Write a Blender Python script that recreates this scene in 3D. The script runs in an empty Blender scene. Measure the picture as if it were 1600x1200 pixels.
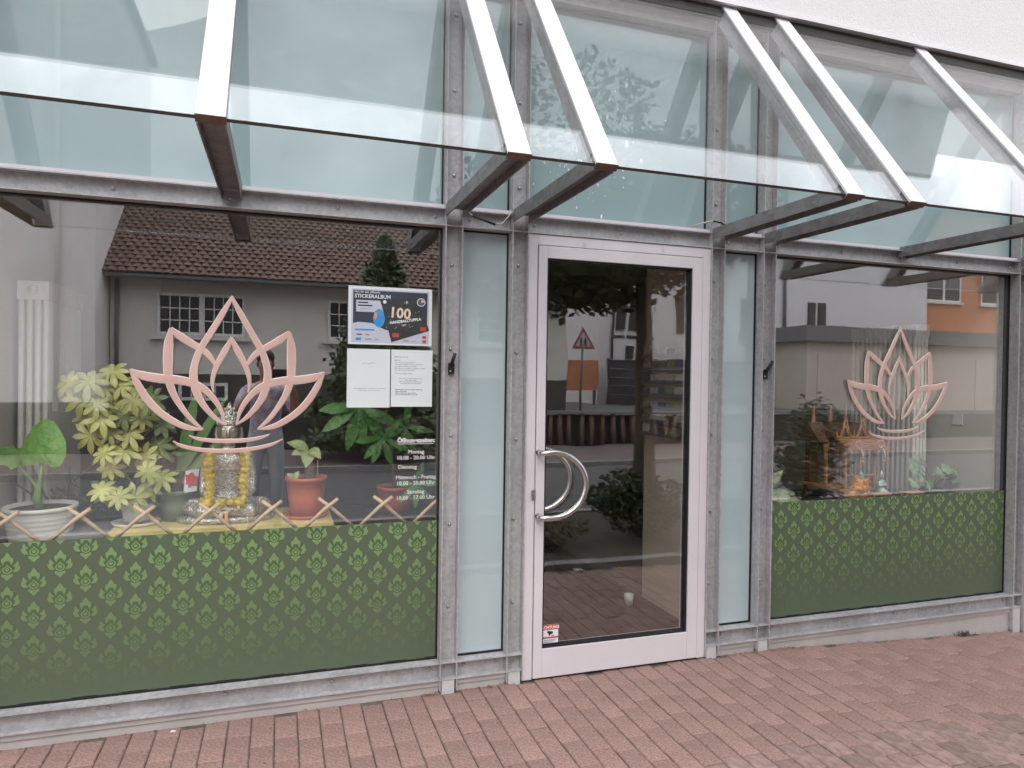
import bpy, bmesh, math, random
from mathutils import Vector, Matrix
random.seed(7)
R = math.radians
sc = bpy.context.scene
col = sc.collection

# ------------------------------------------------------------------ camera
cam_d = bpy.data.cameras.new('camera'); cam = bpy.data.objects.new('camera', cam_d); col.objects.link(cam)
CAMP = Vector((0.0, -3.4325, 1.611))
yaw, pitch, roll, FPX = R(18.459), R(-0.6096), R(0.8374), 1087.415
fw = Vector((math.sin(yaw)*math.cos(pitch), math.cos(yaw)*math.cos(pitch), math.sin(pitch)))
rt = Vector((math.cos(yaw), -math.sin(yaw), 0)); up = rt.cross(fw)
r2 = rt*math.cos(roll)+up*math.sin(roll); u2 = -rt*math.sin(roll)+up*math.cos(roll)
M = Matrix((r2, u2, -fw)).transposed().to_4x4(); M.translation = CAMP
cam.matrix_world = M
cam_d.sensor_width = 36; cam_d.lens = FPX/1600*36; cam_d.clip_start = 0.01; cam_d.clip_end = 1000
sc.camera = cam

# ------------------------------------------------------------------ world, sun, exposure
SUN_EL, SUN_AZ = R(42), R(198)      # azimuth measured clockwise from +y
w = bpy.data.worlds.new('World'); sc.world = w; w.use_nodes = True
nt = w.node_tree; nt.nodes.clear()
out = nt.nodes.new('ShaderNodeOutputWorld'); bg = nt.nodes.new('ShaderNodeBackground')
sky = nt.nodes.new('ShaderNodeTexSky'); sky.sky_type = 'NISHITA'; sky.sun_disc = False
sky.sun_elevation = SUN_EL; sky.sun_rotation = SUN_AZ; sky.air_density = 1.0; sky.dust_density = 2.0
tc = nt.nodes.new('ShaderNodeTexCoord'); mp = nt.nodes.new('ShaderNodeMapping'); mp.inputs['Scale'].default_value = (1, 1, 1.7)
n1 = nt.nodes.new('ShaderNodeTexNoise'); n1.inputs['Scale'].default_value = 3.2; n1.inputs['Detail'].default_value = 9; n1.inputs['Roughness'].default_value = 0.62
n1.inputs['Distortion'].default_value = 0.4
rp = nt.nodes.new('ShaderNodeValToRGB')
rp.color_ramp.elements[0].position = 0.34; rp.color_ramp.elements[0].color = (13.0, 13.4, 14.2, 1)
rp.color_ramp.elements[1].position = 0.66; rp.color_ramp.elements[1].color = (26.0, 26.2, 26.8, 1)
mx = nt.nodes.new('ShaderNodeMixRGB'); mx.inputs[0].default_value = 0.82
nt.links.new(tc.outputs['Generated'], mp.inputs[0]); nt.links.new(mp.outputs[0], n1.inputs[0]); nt.links.new(n1.outputs[0], rp.inputs[0])
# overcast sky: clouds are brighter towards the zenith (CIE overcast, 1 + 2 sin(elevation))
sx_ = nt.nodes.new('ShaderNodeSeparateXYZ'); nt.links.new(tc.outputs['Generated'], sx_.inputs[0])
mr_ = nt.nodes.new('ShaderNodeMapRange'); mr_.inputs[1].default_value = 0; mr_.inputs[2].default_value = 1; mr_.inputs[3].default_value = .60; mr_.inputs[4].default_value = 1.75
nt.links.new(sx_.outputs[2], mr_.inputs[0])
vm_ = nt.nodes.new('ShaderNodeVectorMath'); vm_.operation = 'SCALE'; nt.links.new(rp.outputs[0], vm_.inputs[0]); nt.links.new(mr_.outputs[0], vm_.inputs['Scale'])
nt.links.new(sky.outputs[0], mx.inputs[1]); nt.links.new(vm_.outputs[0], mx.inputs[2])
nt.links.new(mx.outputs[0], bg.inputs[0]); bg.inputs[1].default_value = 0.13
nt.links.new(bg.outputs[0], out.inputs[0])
sd = bpy.data.lights.new('sun', 'SUN'); sd.energy = 1.3; sd.angle = R(40); sd.color = (1, 0.95, 0.9)
so = bpy.data.objects.new('sun', sd); col.objects.link(so)
sdir = Vector((math.sin(SUN_AZ)*math.cos(SUN_EL), math.cos(SUN_AZ)*math.cos(SUN_EL), math.sin(SUN_EL)))
so.rotation_euler = sdir.to_track_quat('Z', 'Y').to_euler(); so.location = (0, -6, 20)
sc.view_settings.view_transform = 'Standard'; sc.view_settings.look = 'None'; sc.view_settings.gamma = 1
sc.view_settings.exposure = -0.18; sc.view_settings.use_curve_mapping = False
cy = sc.cycles
cy.max_bounces = 6; cy.diffuse_bounces = 3; cy.glossy_bounces = 3; cy.transparent_max_bounces = 16; cy.transmission_bounces = 2
cy.use_adaptive_sampling = True; cy.adaptive_threshold = .02; cy.use_denoising = True; cy.caustics_reflective = False; cy.caustics_refractive = False

# ------------------------------------------------------------------ materials
def mat(name, c1, c2=None, scale=8.0, rough=0.6, metal=0.0, bump=0.0, bscale=None, kind='noise', spec=0.5, coat=0.0, coatior=1.5, detail=6, stretch=None, obj=True, rnd=0.0, bdist=0.01):
    m = bpy.data.materials.new(name); m.use_nodes = True
    t = m.node_tree; b = t.nodes['Principled BSDF']; L = t.links.new
    b.inputs['Roughness'].default_value = rough; b.inputs['Metallic'].default_value = metal
    b.inputs['Specular IOR Level'].default_value = spec
    if coat: b.inputs['Coat Weight'].default_value = coat; b.inputs['Coat Roughness'].default_value = 0.01; b.inputs['Coat IOR'].default_value = coatior
    c1 = (*c1, 1); c2 = (*c2, 1) if c2 else None
    b.inputs['Base Color'].default_value = c1
    if c2 or bump:
        tc = t.nodes.new('ShaderNodeTexCoord'); src = tc.outputs['Object']
        if stretch:
            mp = t.nodes.new('ShaderNodeMapping'); mp.inputs['Scale'].default_value = stretch; L(src, mp.inputs[0]); src = mp.outputs[0]
    if c2:
        if kind == 'voronoi':
            n = t.nodes.new('ShaderNodeTexVoronoi'); n.inputs['Scale'].default_value = scale; o = n.outputs['Color']
            bw = t.nodes.new('ShaderNodeRGBToBW'); L(o, bw.inputs[0]); n2 = t.nodes.new('ShaderNodeTexNoise'); n2.inputs['Scale'].default_value = scale*.35; n2.inputs['Detail'].default_value = 6
            L(src, n2.inputs[0]); mm = t.nodes.new('ShaderNodeMixRGB'); mm.inputs[0].default_value = .6; L(bw.outputs[0], mm.inputs[1]); L(n2.outputs[0], mm.inputs[2]); fac = mm.outputs[0]
        else:
            n = t.nodes.new('ShaderNodeTexNoise'); n.inputs['Scale'].default_value = scale; n.inputs['Detail'].default_value = detail; n.inputs['Roughness'].default_value = .62; fac = n.outputs[0]
        L(src, n.inputs[0])
        r = t.nodes.new('ShaderNodeValToRGB'); r.color_ramp.elements[0].position = .33; r.color_ramp.elements[1].position = .67
        r.color_ramp.elements[0].color = c1; r.color_ramp.elements[1].color = c2
        L(fac, r.inputs[0]); o = r.outputs[0]
        if rnd:
            oi = t.nodes.new('ShaderNodeObjectInfo'); hs = t.nodes.new('ShaderNodeHueSaturation'); mr = t.nodes.new('ShaderNodeMapRange')
            mr.inputs[3].default_value = 1-rnd; mr.inputs[4].default_value = 1+rnd; L(oi.outputs['Random'], mr.inputs[0]); L(mr.outputs[0], hs.inputs['Value'])
            L(o, hs.inputs['Color']); o = hs.outputs[0]
        L(o, b.inputs['Base Color'])
    if bump:
        nb = t.nodes.new('ShaderNodeTexNoise'); nb.inputs['Scale'].default_value = bscale or scale*4; nb.inputs['Detail'].default_value = 5; L(src, nb.inputs[0])
        bp = t.nodes.new('ShaderNodeBump'); bp.inputs['Strength'].default_value = bump; bp.inputs['Distance'].default_value = bdist; L(nb.outputs[0], bp.inputs['Height']); L(bp.outputs[0], b.inputs['Normal'])
    return m

def glass(name, tint, r0, wave=0.0, dirt=0.0, add=True):
    m = bpy.data.materials.new(name); m.use_nodes = True; t = m.node_tree; t.nodes.clear(); L = t.links.new
    o = t.nodes.new('ShaderNodeOutputMaterial'); g = t.nodes.new('ShaderNodeBsdfGlossy'); tr = t.nodes.new('ShaderNodeBsdfTransparent'); mxs = t.nodes.new('ShaderNodeMixShader')
    g.inputs['Roughness'].default_value = 0.0; g.inputs['Color'].default_value = (1, 1, 1, 1); tr.inputs['Color'].default_value = (*tint, 1)
    ge = t.nodes.new('ShaderNodeNewGeometry'); d = t.nodes.new('ShaderNodeVectorMath'); d.operation = 'DOT_PRODUCT'; L(ge.outputs['Normal'], d.inputs[0]); L(ge.outputs['Incoming'], d.inputs[1])
    def mth(op, a, b):
        n = t.nodes.new('ShaderNodeMath'); n.operation = op
        for i, x in enumerate((a, b)):
            if x is None: continue
            if isinstance(x, (int, float)): n.inputs[i].default_value = x
            else: L(x, n.inputs[i])
        return n.outputs[0]
    f = mth('SUBTRACT', 1.0, mth('ABSOLUTE', d.outputs['Value'], None)); f = mth('POWER', f, 5.0); f = mth('MULTIPLY', f, 1-r0); f = mth('ADD', f, r0)
    if wave:
        tc = t.nodes.new('ShaderNodeTexCoord'); n = t.nodes.new('ShaderNodeTexNoise'); n.inputs['Scale'].default_value = 2.2; n.inputs['Detail'].default_value = 1.5; L(tc.outputs['Object'], n.inputs[0])
        bp = t.nodes.new('ShaderNodeBump'); bp.inputs['Strength'].default_value = wave; bp.inputs['Distance'].default_value = 0.02; L(n.outputs[0], bp.inputs['Height']); L(bp.outputs[0], g.inputs['Normal'])
    if not add:
        L(f, mxs.inputs[0]); L(tr.outputs[0], mxs.inputs[1]); L(g.outputs[0], mxs.inputs[2]); last = mxs.outputs[0]
    else:
      t.nodes.remove(mxs); ad = t.nodes.new('ShaderNodeAddShader'); L(f, g.inputs['Color']); L(tr.outputs[0], ad.inputs[0]); L(g.outputs[0], ad.inputs[1])
      last = ad.outputs[0]
    if dirt:
        tc2 = t.nodes.new('ShaderNodeTexCoord'); v = t.nodes.new('ShaderNodeTexNoise'); v.inputs['Scale'].default_value = 9; v.inputs['Detail'].default_value = 8; v.inputs['Roughness'].default_value = .7; L(tc2.outputs['Object'], v.inputs[0])
        rr = t.nodes.new('ShaderNodeValToRGB'); rr.color_ramp.elements[0].position = .45; rr.color_ramp.elements[1].position = .85
        rr.color_ramp.elements[0].color = (0, 0, 0, 1); rr.color_ramp.elements[1].color = (dirt, dirt, dirt, 1); L(v.outputs[0], rr.inputs[0])
        df = t.nodes.new('ShaderNodeBsdfDiffuse'); df.inputs['Color'].default_value = (.6, .6, .58, 1); m2 = t.nodes.new('ShaderNodeMixShader'); L(rr.outputs[0], m2.inputs[0]); L(last, m2.inputs[1]); L(df.outputs[0], m2.inputs[2]); last = m2.outputs[0]
    L(last, o.inputs[0]); return m

MT = {}
MT['galv'] = mat('galvanised_steel', (.405, .395, .405), (.525, .512, .525), 60, .55, .15, .12, 120, 'voronoi', bdist=.001)
def wear(m, sc_, lo, hi, stretch=(1, 1, .25)):
    t = m.node_tree; b = t.nodes['Principled BSDF']; l = b.inputs['Base Color'].links[0]; src = l.from_socket
    tc = t.nodes.new('ShaderNodeTexCoord'); mp = t.nodes.new('ShaderNodeMapping'); mp.inputs['Scale'].default_value = stretch; n = t.nodes.new('ShaderNodeTexNoise'); n.inputs['Scale'].default_value = sc_; n.inputs['Detail'].default_value = 7; n.inputs['Roughness'].default_value = .65
    mr = t.nodes.new('ShaderNodeMapRange'); mr.inputs[1].default_value = .3; mr.inputs[2].default_value = .7; mr.inputs[3].default_value = lo; mr.inputs[4].default_value = hi
    hs = t.nodes.new('ShaderNodeHueSaturation'); t.links.new(tc.outputs['Object'], mp.inputs[0]); t.links.new(mp.outputs[0], n.inputs[0]); t.links.new(n.outputs[0], mr.inputs[0]); t.links.new(mr.outputs[0], hs.inputs['Value']); t.links.new(src, hs.inputs['Color']); t.links.new(hs.outputs[0], b.inputs['Base Color'])
wear(MT['galv'], 6, .82, 1.12)
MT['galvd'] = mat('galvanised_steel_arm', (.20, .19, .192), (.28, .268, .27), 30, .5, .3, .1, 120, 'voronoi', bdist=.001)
MT['bolt'] = mat('bolt_steel', (.5, .5, .5), None, rough=.35, metal=.8)
MT['alu'] = mat('white_aluminium', (.66, .615, .645), (.71, .665, .695), 3, .4, 0, .02, 60)
MT['cap'] = mat('white_cap_aluminium', (.70, .685, .695), (.75, .735, .745), 2, .35, 0)
MT['rust'] = mat('end_cap_brown', (.13, .075, .055), (.19, .12, .09), 40, .7)
MT['gask'] = mat('black_gasket', (.012, .012, .014), None, rough=.5)
MT['teal'] = mat('opal_teal_glass', (.30, .41, .425), (.315, .425, .44), 1.5, .5, 0, coat=1.0, coatior=1.95, spec=.3)
MT['panel'] = mat('opal_side_panel', (.47, .58, .605), (.485, .595, .62), 1.5, .5, 0, coat=1.0, coatior=2.0, spec=.3)
MT['plaster'] = mat('white_plaster', (.72, .70, .705), (.78, .757, .765), 60, .9, 0, .9, 110, bdist=.006)
MT['dark'] = mat('dark_flashing', (.06, .058, .06), (.09, .085, .085), 12, .5)
MT['plinth'] = mat('plinth_metal', (.46, .43, .42), (.55, .515, .50), 6, .55, 0, .1, 50, bdist=.002)
MT['foot'] = mat('foot_block', (.52, .51, .51), (.58, .565, .56), 20, .6)
MT['steel'] = mat('brushed_stainless', (.62, .60, .59), (.68, .66, .65), 60, .22, 1.0, .05, 200, bdist=.001)
MT['white'] = mat('white_paint', (.75, .75, .74), None, rough=.6)
MT['winglass'] = glass('window_glass', (.96, .965, .96), .16, .012)
MT['doorglass'] = glass('door_glass', (.90, .90, .89), .135, .05)
MT['cang'] = glass('canopy_glass', (.97, .985, .985), .066, .01, .035, add=False)
MT['housepane'] = mat('dark_window_pane', (.03, .032, .035), (.06, .062, .065), 2, .1)

# ------------------------------------------------------------------ mesh builder
class MB:
    def __init__(s): s.v = []; s.f = []; s.mi = []; s.cur = 0
    def add(s, vs, fs):
        o = len(s.v); s.v += [tuple(v) for v in vs]
        for f in fs: s.f.append(tuple(i+o for i in f)); s.mi.append(s.cur)
        return s
    def box(s, x0, x1, y0, y1, z0, z1):
        return s.add([(x0,y0,z0),(x1,y0,z0),(x1,y1,z0),(x0,y1,z0),(x0,y0,z1),(x1,y0,z1),(x1,y1,z1),(x0,y1,z1)],
                     [(0,3,2,1),(4,5,6,7),(0,1,5,4),(1,2,6,5),(2,3,7,6),(3,0,4,7)])
    def beam(s, a, b, side, h1, h2, wd):
        a = Vector(a); b = Vector(b); d = (b-a).normalized(); sd_ = Vector(side).normalized(); n = d.cross(sd_).normalized()
        vs = []
        for p in (a, b):
            for i, j in ((-1, h1), (1, h1), (1, h2), (-1, h2)): vs.append(p+sd_*(i*wd/2)+n*j)
        return s.add(vs, [(0,1,2,3),(7,6,5,4),(0,4,5,1),(1,5,6,2),(2,6,7,3),(3,7,4,0)])
    def prism(s, poly, y0, y1, ax='y'):
        n = len(poly)
        def P(a, b, c): return (a, c, b) if ax == 'y' else ((c, a, b) if ax == 'x' else (a, b, c))
        vs = [P(a, b, y0) for a, b in poly]+[P(a, b, y1) for a, b in poly]
        return s.add(vs, [tuple(range(n))[::-1], tuple(range(n, 2*n))]+[(i, (i+1) % n, n+(i+1) % n, n+i) for i in range(n)])
    def tube(s, pts, rad, n=8, caps=True):
        pts = [Vector(p) for p in pts]; k = len(pts)
        if not isinstance(rad, (list, tuple)): rad = [rad]*k
        vs = []; pr = None
        for i, p in enumerate(pts):
            d = (pts[min(i+1, k-1)]-pts[max(i-1, 0)]).normalized()
            if pr is None: a = d.orthogonal().normalized()
            else:
                a = pr-d*pr.dot(d); a = a.normalized() if a.length > 1e-6 else d.orthogonal().normalized()
            pr = a; b = d.cross(a)
            for j in range(n):
                t = 2*math.pi*j/n; vs.append(p+(a*math.cos(t)+b*math.sin(t))*rad[i])
        fs = [(i*n+j, i*n+(j+1) % n, (i+1)*n+(j+1) % n, (i+1)*n+j) for i in range(k-1) for j in range(n)]
        if caps: fs += [tuple(range(n))[::-1], tuple(range((k-1)*n, k*n))]
        return s.add(vs, fs)
    def lathe(s, prof, c=(0, 0, 0), n=24, sx=1, sy=1):
        vs = []
        for r, z in prof:
            for j in range(n):
                t = 2*math.pi*j/n; vs.append((c[0]+r*math.cos(t)*sx, c[1]+r*math.sin(t)*sy, c[2]+z))
        k = len(prof)
        fs = [(i*n+j, i*n+(j+1) % n, (i+1)*n+(j+1) % n, (i+1)*n+j) for i in range(k-1) for j in range(n)]
        fs += [tuple(range(n))[::-1], tuple(range((k-1)*n, k*n))]
        return s.add(vs, fs)
    def ell(s, c, r, n=12, m=8, rot=None):
        vs = []
        for i in range(m+1):
            a = -math.pi/2+math.pi*i/m
            for j in range(n):
                t = 2*math.pi*j/n; v = Vector((math.cos(a)*math.cos(t)*r[0], math.cos(a)*math.sin(t)*r[1], math.sin(a)*r[2]))
                if rot: v = rot @ v
                vs.append(Vector(c)+v)
        fs = [(i*n+j, i*n+(j+1) % n, (i+1)*n+(j+1) % n, (i+1)*n+j) for i in range(m) for j in range(n)]
        return s.add(vs, fs)
    def leaf(s, b, d, n, L, W, droop=.3, fold=.25, k=6, peak=.45, base=.0, twist=0):
        b = Vector(b); d = Vector(d).normalized(); n = Vector(n); n = (n-d*n.dot(d)).normalized(); sd_ = d.cross(n)
        vs = []
        for i in range(k+1):
            t = i/k; wv = W*(math.sin(math.pi*t**(math.log(.5)/math.log(peak)))**.8 if 0 < t < 1 else 0)+(base*W*(1-t))
            c = b+d*(L*t)-n*(droop*L*t*t)
            vs += [c-sd_*wv+n*(fold*wv), c, c+sd_*wv+n*(fold*wv)]
        fs = []
        for i in range(k):
            for j in (0, 1): fs.append((i*3+j, i*3+j+1, i*3+j+4, i*3+j+3))
        return s.add(vs, fs)
    def build(s, name, m=None, parent=None, smooth=False, loc=None, bevel=0, kind=None):
        me = bpy.data.meshes.new(name)
        off = Vector((0, 0, 0))
        if parent is not None:
            p = parent
            while p is not None: off += p.location; p = p.parent
        elif loc is not None: off = Vector(loc)
        me.from_pydata([Vector(v)-off for v in s.v], [], s.f); me.update()
        ms = m if isinstance(m, (list, tuple)) else [m]
        for x in ms: me.materials.append(MT[x] if isinstance(x, str) else x)
        if len(ms) > 1: me.polygons.foreach_set('material_index', s.mi)
        if smooth: me.polygons.foreach_set('use_smooth', [True]*len(me.polygons))
        o = bpy.data.objects.new(name, me); col.objects.link(o)
        if parent is not None: o.parent = parent
        elif loc is not None: o.location = loc
        if bevel:
            bm = o.modifiers.new('bevel', 'BEVEL'); bm.width = bevel; bm.segments = 2; bm.limit_method = 'ANGLE'
        if kind: o['kind'] = kind
        return o

def tag(o, label, cat, group=None):
    o['label'] = label; o['category'] = cat
    if group: o['group'] = group
    return o
def thing(name, label, cat, loc=(0, 0, 0), group=None):
    o = bpy.data.objects.new(name, None); col.objects.link(o); o.location = loc; o.empty_display_size = .1
    return tag(o, label, cat, group)
def inst(src, name, parent, loc, rot=None, scale=None):
    o = bpy.data.objects.new(name, src); col.objects.link(o); o.parent = parent
    off = Vector((0, 0, 0)); p = parent
    while p is not None: off += p.location; p = p.parent
    o.location = Vector(loc)-off
    if rot: o.rotation_euler = rot
    if scale: o.scale = scale
    return o
def text(body, size, m, parent, loc, rotz=0, align='CENTER', name='lettering', bold=0.0, tilt=0, mirror=False, ex=.0004):
    c = bpy.data.curves.new('txt', 'FONT'); c.body = body; c.size = size; c.align_x = align; c.extrude = ex; c.offset = bold; c.resolution_u = 2
    t = bpy.data.objects.new('txt', c); col.objects.link(t); dg = bpy.context.evaluated_depsgraph_get()
    me = bpy.data.meshes.new_from_object(t.evaluated_get(dg)); bpy.data.objects.remove(t); bpy.data.curves.remove(c)
    rm = Matrix.Rotation(rotz, 4, 'Z') @ Matrix.Rotation(R(90), 4, 'X') @ Matrix.Rotation(tilt, 4, 'Z')
    me.transform(rm); me.materials.clear(); me.materials.append(MT[m]); me.name = name
    return inst(me, name, parent, loc)

# ------------------------------------------------------------------ constants of the facade
PX = {'P0': -1.323, 'P1': .783, 'P2': 1.138, 'P3': 2.343, 'P4': 2.701, 'P5': 4.806}
PW = .0915
ZB, ZT, RH = .155, 2.365, .09
GY = .075
ZTOP = 3.66
def gz(x): return 0.0 if x < 2.8 else (-.049*(x-2.8) if x < 4.9 else -.103)

# ------------------------------------------------------------------ ground and street
MT['ground'] = mat('ground_asphalt', (.10, .10, .105), (.14, .138, .14), 1.2, .9)
MT['road'] = mat('road_asphalt', (.085, .083, .087), (.12, .117, .12), 6, .85, 0, .3, 120)
MT['pavefar'] = mat('far_pavement', (.135, .105, .10), (.175, .14, .135), 4, .9)
MT['kerb'] = mat('kerb_stone', (.24, .235, .23), (.31, .30, .29), 14, .85)
MT['soil'] = mat('bed_soil', (.045, .035, .028), (.08, .065, .05), 12, .95, 0, .6, 60)
def struct(mb, name, m, **k):
    o = mb.build(name, m, **k); o['kind'] = 'structure'; return o
struct(MB().box(-250, 250, -250, 60, -.5, -.30), 'ground', 'ground')
struct(MB().box(-60, 60, -8.6, -4.15, -.25, -.06), 'road', 'road')
struct(MB().box(-60, 60, -11.62, -8.72, -.25, .02), 'far_pavement', 'pavefar')
struct(MB().box(-60, 60, -8.72, -8.6, -.25, .03), 'far_kerb', 'kerb')
struct(MB().box(1.05, 16, -1.97, -1.85, -.25, .05), 'planting_bed_kerb', 'kerb')
struct(MB().box(1.05, 16, -4.03, -1.97, -.25, .015), 'planting_bed', 'soil')
struct(MB().box(-60, 60, -4.15, -4.03, -.25, .03), 'near_kerb', 'kerb')
struct(MB().box(-60, 60, -60, -11.9, -.28, .70), 'raised_forecourt', 'ground')

# pavement bricks
MT['brick'] = mat('brick_paver', (.235, .143, .12), (.45, .292, .25), 75, .9, 0, 1.0, 300, rnd=.09, bdist=.003, detail=10)
MT['brickd'] = mat('weathered_brick_paver', (.215, .145, .122), (.40, .272, .235), 22, .92, 0, .6, 150, rnd=.2, bdist=.003)
MT['joint'] = mat('joint_sand', (.06, .046, .037), (.20, .155, .126), 9, .95)
wear(MT['brick'], 1.3, .80, 1.14, (1, 1, 1)); wear(MT['brickd'], 2.0, .80, 1.08, (1, 1, 1))
jb = MB()
xs = [-9, -2, 2.8, 3.4, 4.0, 4.6, 4.9, 15]
for a, b in zip(xs[:-1], xs[1:]):
    jb.add([(a, -1.85, gz(a)-.007), (b, -1.85, gz(b)-.007), (b, .05, gz(b)-.007), (a, .05, gz(a)-.007), (a, -1.85, -.28), (b, -1.85, -.28), (b, .05, -.28), (a, .05, -.28)], [(0, 1, 2, 3), (4, 7, 6, 5), (0, 4, 5, 1), (1, 5, 6, 2), (2, 6, 7, 3), (3, 7, 4, 0)])
# pavement left of the bed reaches the kerb of the road
jb.add([(-9, -4.03, -.007), (1.05, -4.03, -.007), (1.05, -1.85, -.007), (-9, -1.85, -.007)], [(0, 1, 2, 3)])
pavement = struct(jb, 'brick_pavement', 'joint')
def brick_verts(x0, x1, y0, y1, z, c=.004):
    zb = z-.03
    return ([(x0+.0, y0, zb), (x1, y0, zb), (x1, y1, zb), (x0, y1, zb), (x0, y0, z-c), (x1, y0, z-c), (x1, y1, z-c), (x0, y1, z-c), (x0+c, y0+c, z), (x1-c, y0+c, z), (x1-c, y1-c, z), (x0+c, y1-c, z)],
            [(0, 1, 5, 4), (1, 2, 6, 5), (2, 3, 7, 6), (3, 0, 4, 7), (4, 5, 9, 8), (5, 6, 10, 9), (6, 7, 11, 10), (7, 4, 8, 11), (8, 9, 10, 11)])
def full_brick(nm, m):
    mb = MB(); v, f = brick_verts(-.0471, .0471, -.0972, .0972, 0); mb.add(v, f); me = bpy.data.meshes.new(nm)
    me.from_pydata(mb.v, [], mb.f); me.materials.append(MT[m]); return me
bm_a, bm_b = full_brick('brick', 'brick'), full_brick('brick_weathered', 'brickd')
rest = MB(); vis = []
def proj(p):
    d = Vector(p)-CAMP; z = d.dot(fw)
    if z < .3: return None
    return 800+FPX*d.dot(r2)/z, 600-FPX*d.dot(u2)/z
rb = random.Random(3)
for i in range(-90, 150):
    x = i*.1+.044
    if x > 14.5: break
    offs = (0, .1, .062, .15)[i % 4] if rb.random() < .85 else rb.random()*.2
    y = -.012+offs+.2-.1
    first = True
    ylim = -1.84 if x > 1.0 else -4.02
    while y > ylim:
        ya, yb = max(y-.0972, ylim), min(y+.0972, -.012+.03)
        if yb-ya > .03:
            z = gz(x)+rb.uniform(-.0025, .0015)
            q = proj((x, (ya+yb)/2, z))
            if q and -40 < q[0] < 1640 and q[1] < 1230: vis.append(((Vector((x, y, z))-CAMP).length, x, ya, yb, z, y))
            else:
                v, f = brick_verts(x-.0471, x+.0471, ya, yb, z); rest.cur = 1 if ya < -1.0 else 0; rest.add(v, f)
        y -= .2
vis.sort()
for k, (dd, x, ya, yb, z, y) in enumerate(vis):
    if k < 300:
        h = (yb-ya)/.1944
        o = inst(bm_b if (ya+yb)/2 < -.98+.05*math.sin(x*3) else bm_a, 'brick', pavement, (x, (ya+yb)/2, z), (rb.uniform(-.008, .008), rb.uniform(-.008, .008), rb.uniform(-.01, .01)), (1, h, 1))
    else:
        v, f = brick_verts(x-.0471, x+.0471, ya, yb, z); rest.cur = 1 if ya < -1.0 else 0; rest.add(v, f)
o = rest.build('pavement_bricks', ['brick', 'brickd'], pavement, kind='stuff')

# ------------------------------------------------------------------ the shop building
bld = thing('shop_building', 'white plastered building above the glass canopy, shop on its ground floor', 'building', (0, .5, 0))
MB().box(-16, 5.8, -.08, .35, 3.72, 5.2).build('upper_wall', 'plaster', bld)
MB().box(-16, 5.8, -.69, .6, 5.2005, 5.34).build('eave_slab', 'plaster', bld)
MB().prism([(-.69, 5.3405), (9.0, 5.3405), (4.2, 8.2)], -16, 5.8, 'x').build('roof', 'dark', bld)
MB().box(5.8005, 26, -.08, .35, 3.72, 8.8).build('lower_wing_wall', 'plaster', bld)
MB().box(-16, 26, -.094, -.0805, 3.715, 3.735).build('drip_edge', 'cap', bld)
MB().box(-16, 26, -.05, .3, ZTOP, 3.714).build('flashing', 'dark', bld)
MB().box(4.91, 26, -.01, .159, -.15, ZTOP-.001).build('right_wall', 'plaster', bld)
MB().box(-16, -1.335, -.01, .35, -.05, ZTOP-.001).build('left_wall', 'plaster', bld)
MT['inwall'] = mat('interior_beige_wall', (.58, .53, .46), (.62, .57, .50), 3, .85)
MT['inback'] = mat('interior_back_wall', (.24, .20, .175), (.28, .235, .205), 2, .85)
MT['inceil'] = mat('interior_ceiling', (.75, .73, .70), None, rough=.9)
MB().box(-1.5, -1.262, .16, 5.2, -.05, 3.0).build('interior_left_wall', 'inwall', bld)
MB().box(4.812, 5.0, .16, 5.2, -.05, 3.0).build('interior_right_wall', 'inwall', bld)
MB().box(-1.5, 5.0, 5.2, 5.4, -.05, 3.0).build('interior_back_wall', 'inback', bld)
MB().box(-1.5, 5.0, .16, 5.4, 3.0, 3.1).build('interior_ceiling', 'inceil', bld)
MB().box(2.51, 2.66, .16, 1.04, .03, 2.999).build('interior_partition', mat('partition_paint', (.74, .63, .50), (.78, .67, .54), 3, .85), bld)
# window bays: low walls carrying the display shelf
MB().box(-1.261, .95, .16, .9, .03, .80).build('display_shelf', mat('shelf_dark', (.03, .028, .03), (.05, .047, .05), 10, .5), bld)
MB().box(2.661, 4.811, .16, 1.0, .03, .76).build('display_shelf', bpy.data.materials['shelf_dark'], bld)
MT['plank'] = mat('dark_floor_plank', (.05, .04, .036), (.082, .067, .06), 5, .45, 0, .1, 30, stretch=(8, 1, 1), rnd=.15)
MT['plankgap'] = mat('plank_gap', (.2, .17, .15), None, rough=.8)
fl = struct(MB().box(-1.262, 4.812, .10, 5.2, -.1, .025), 'shop_floor', 'plankgap')
for i in range(11):
    x0 = .96+i*.14; L0 = (i*.37) % 1.1
    for k in range(-1, 5):
        ya, yb = max(.11, .11+k*1.1+L0), min(5.19, .11+(k+1)*1.1+L0)
        if yb-ya < .1: continue
        MB().box(x0+.003, x0+.137, ya+.003, yb-.003, .026, .032).build('plank', 'plank', fl)

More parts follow.
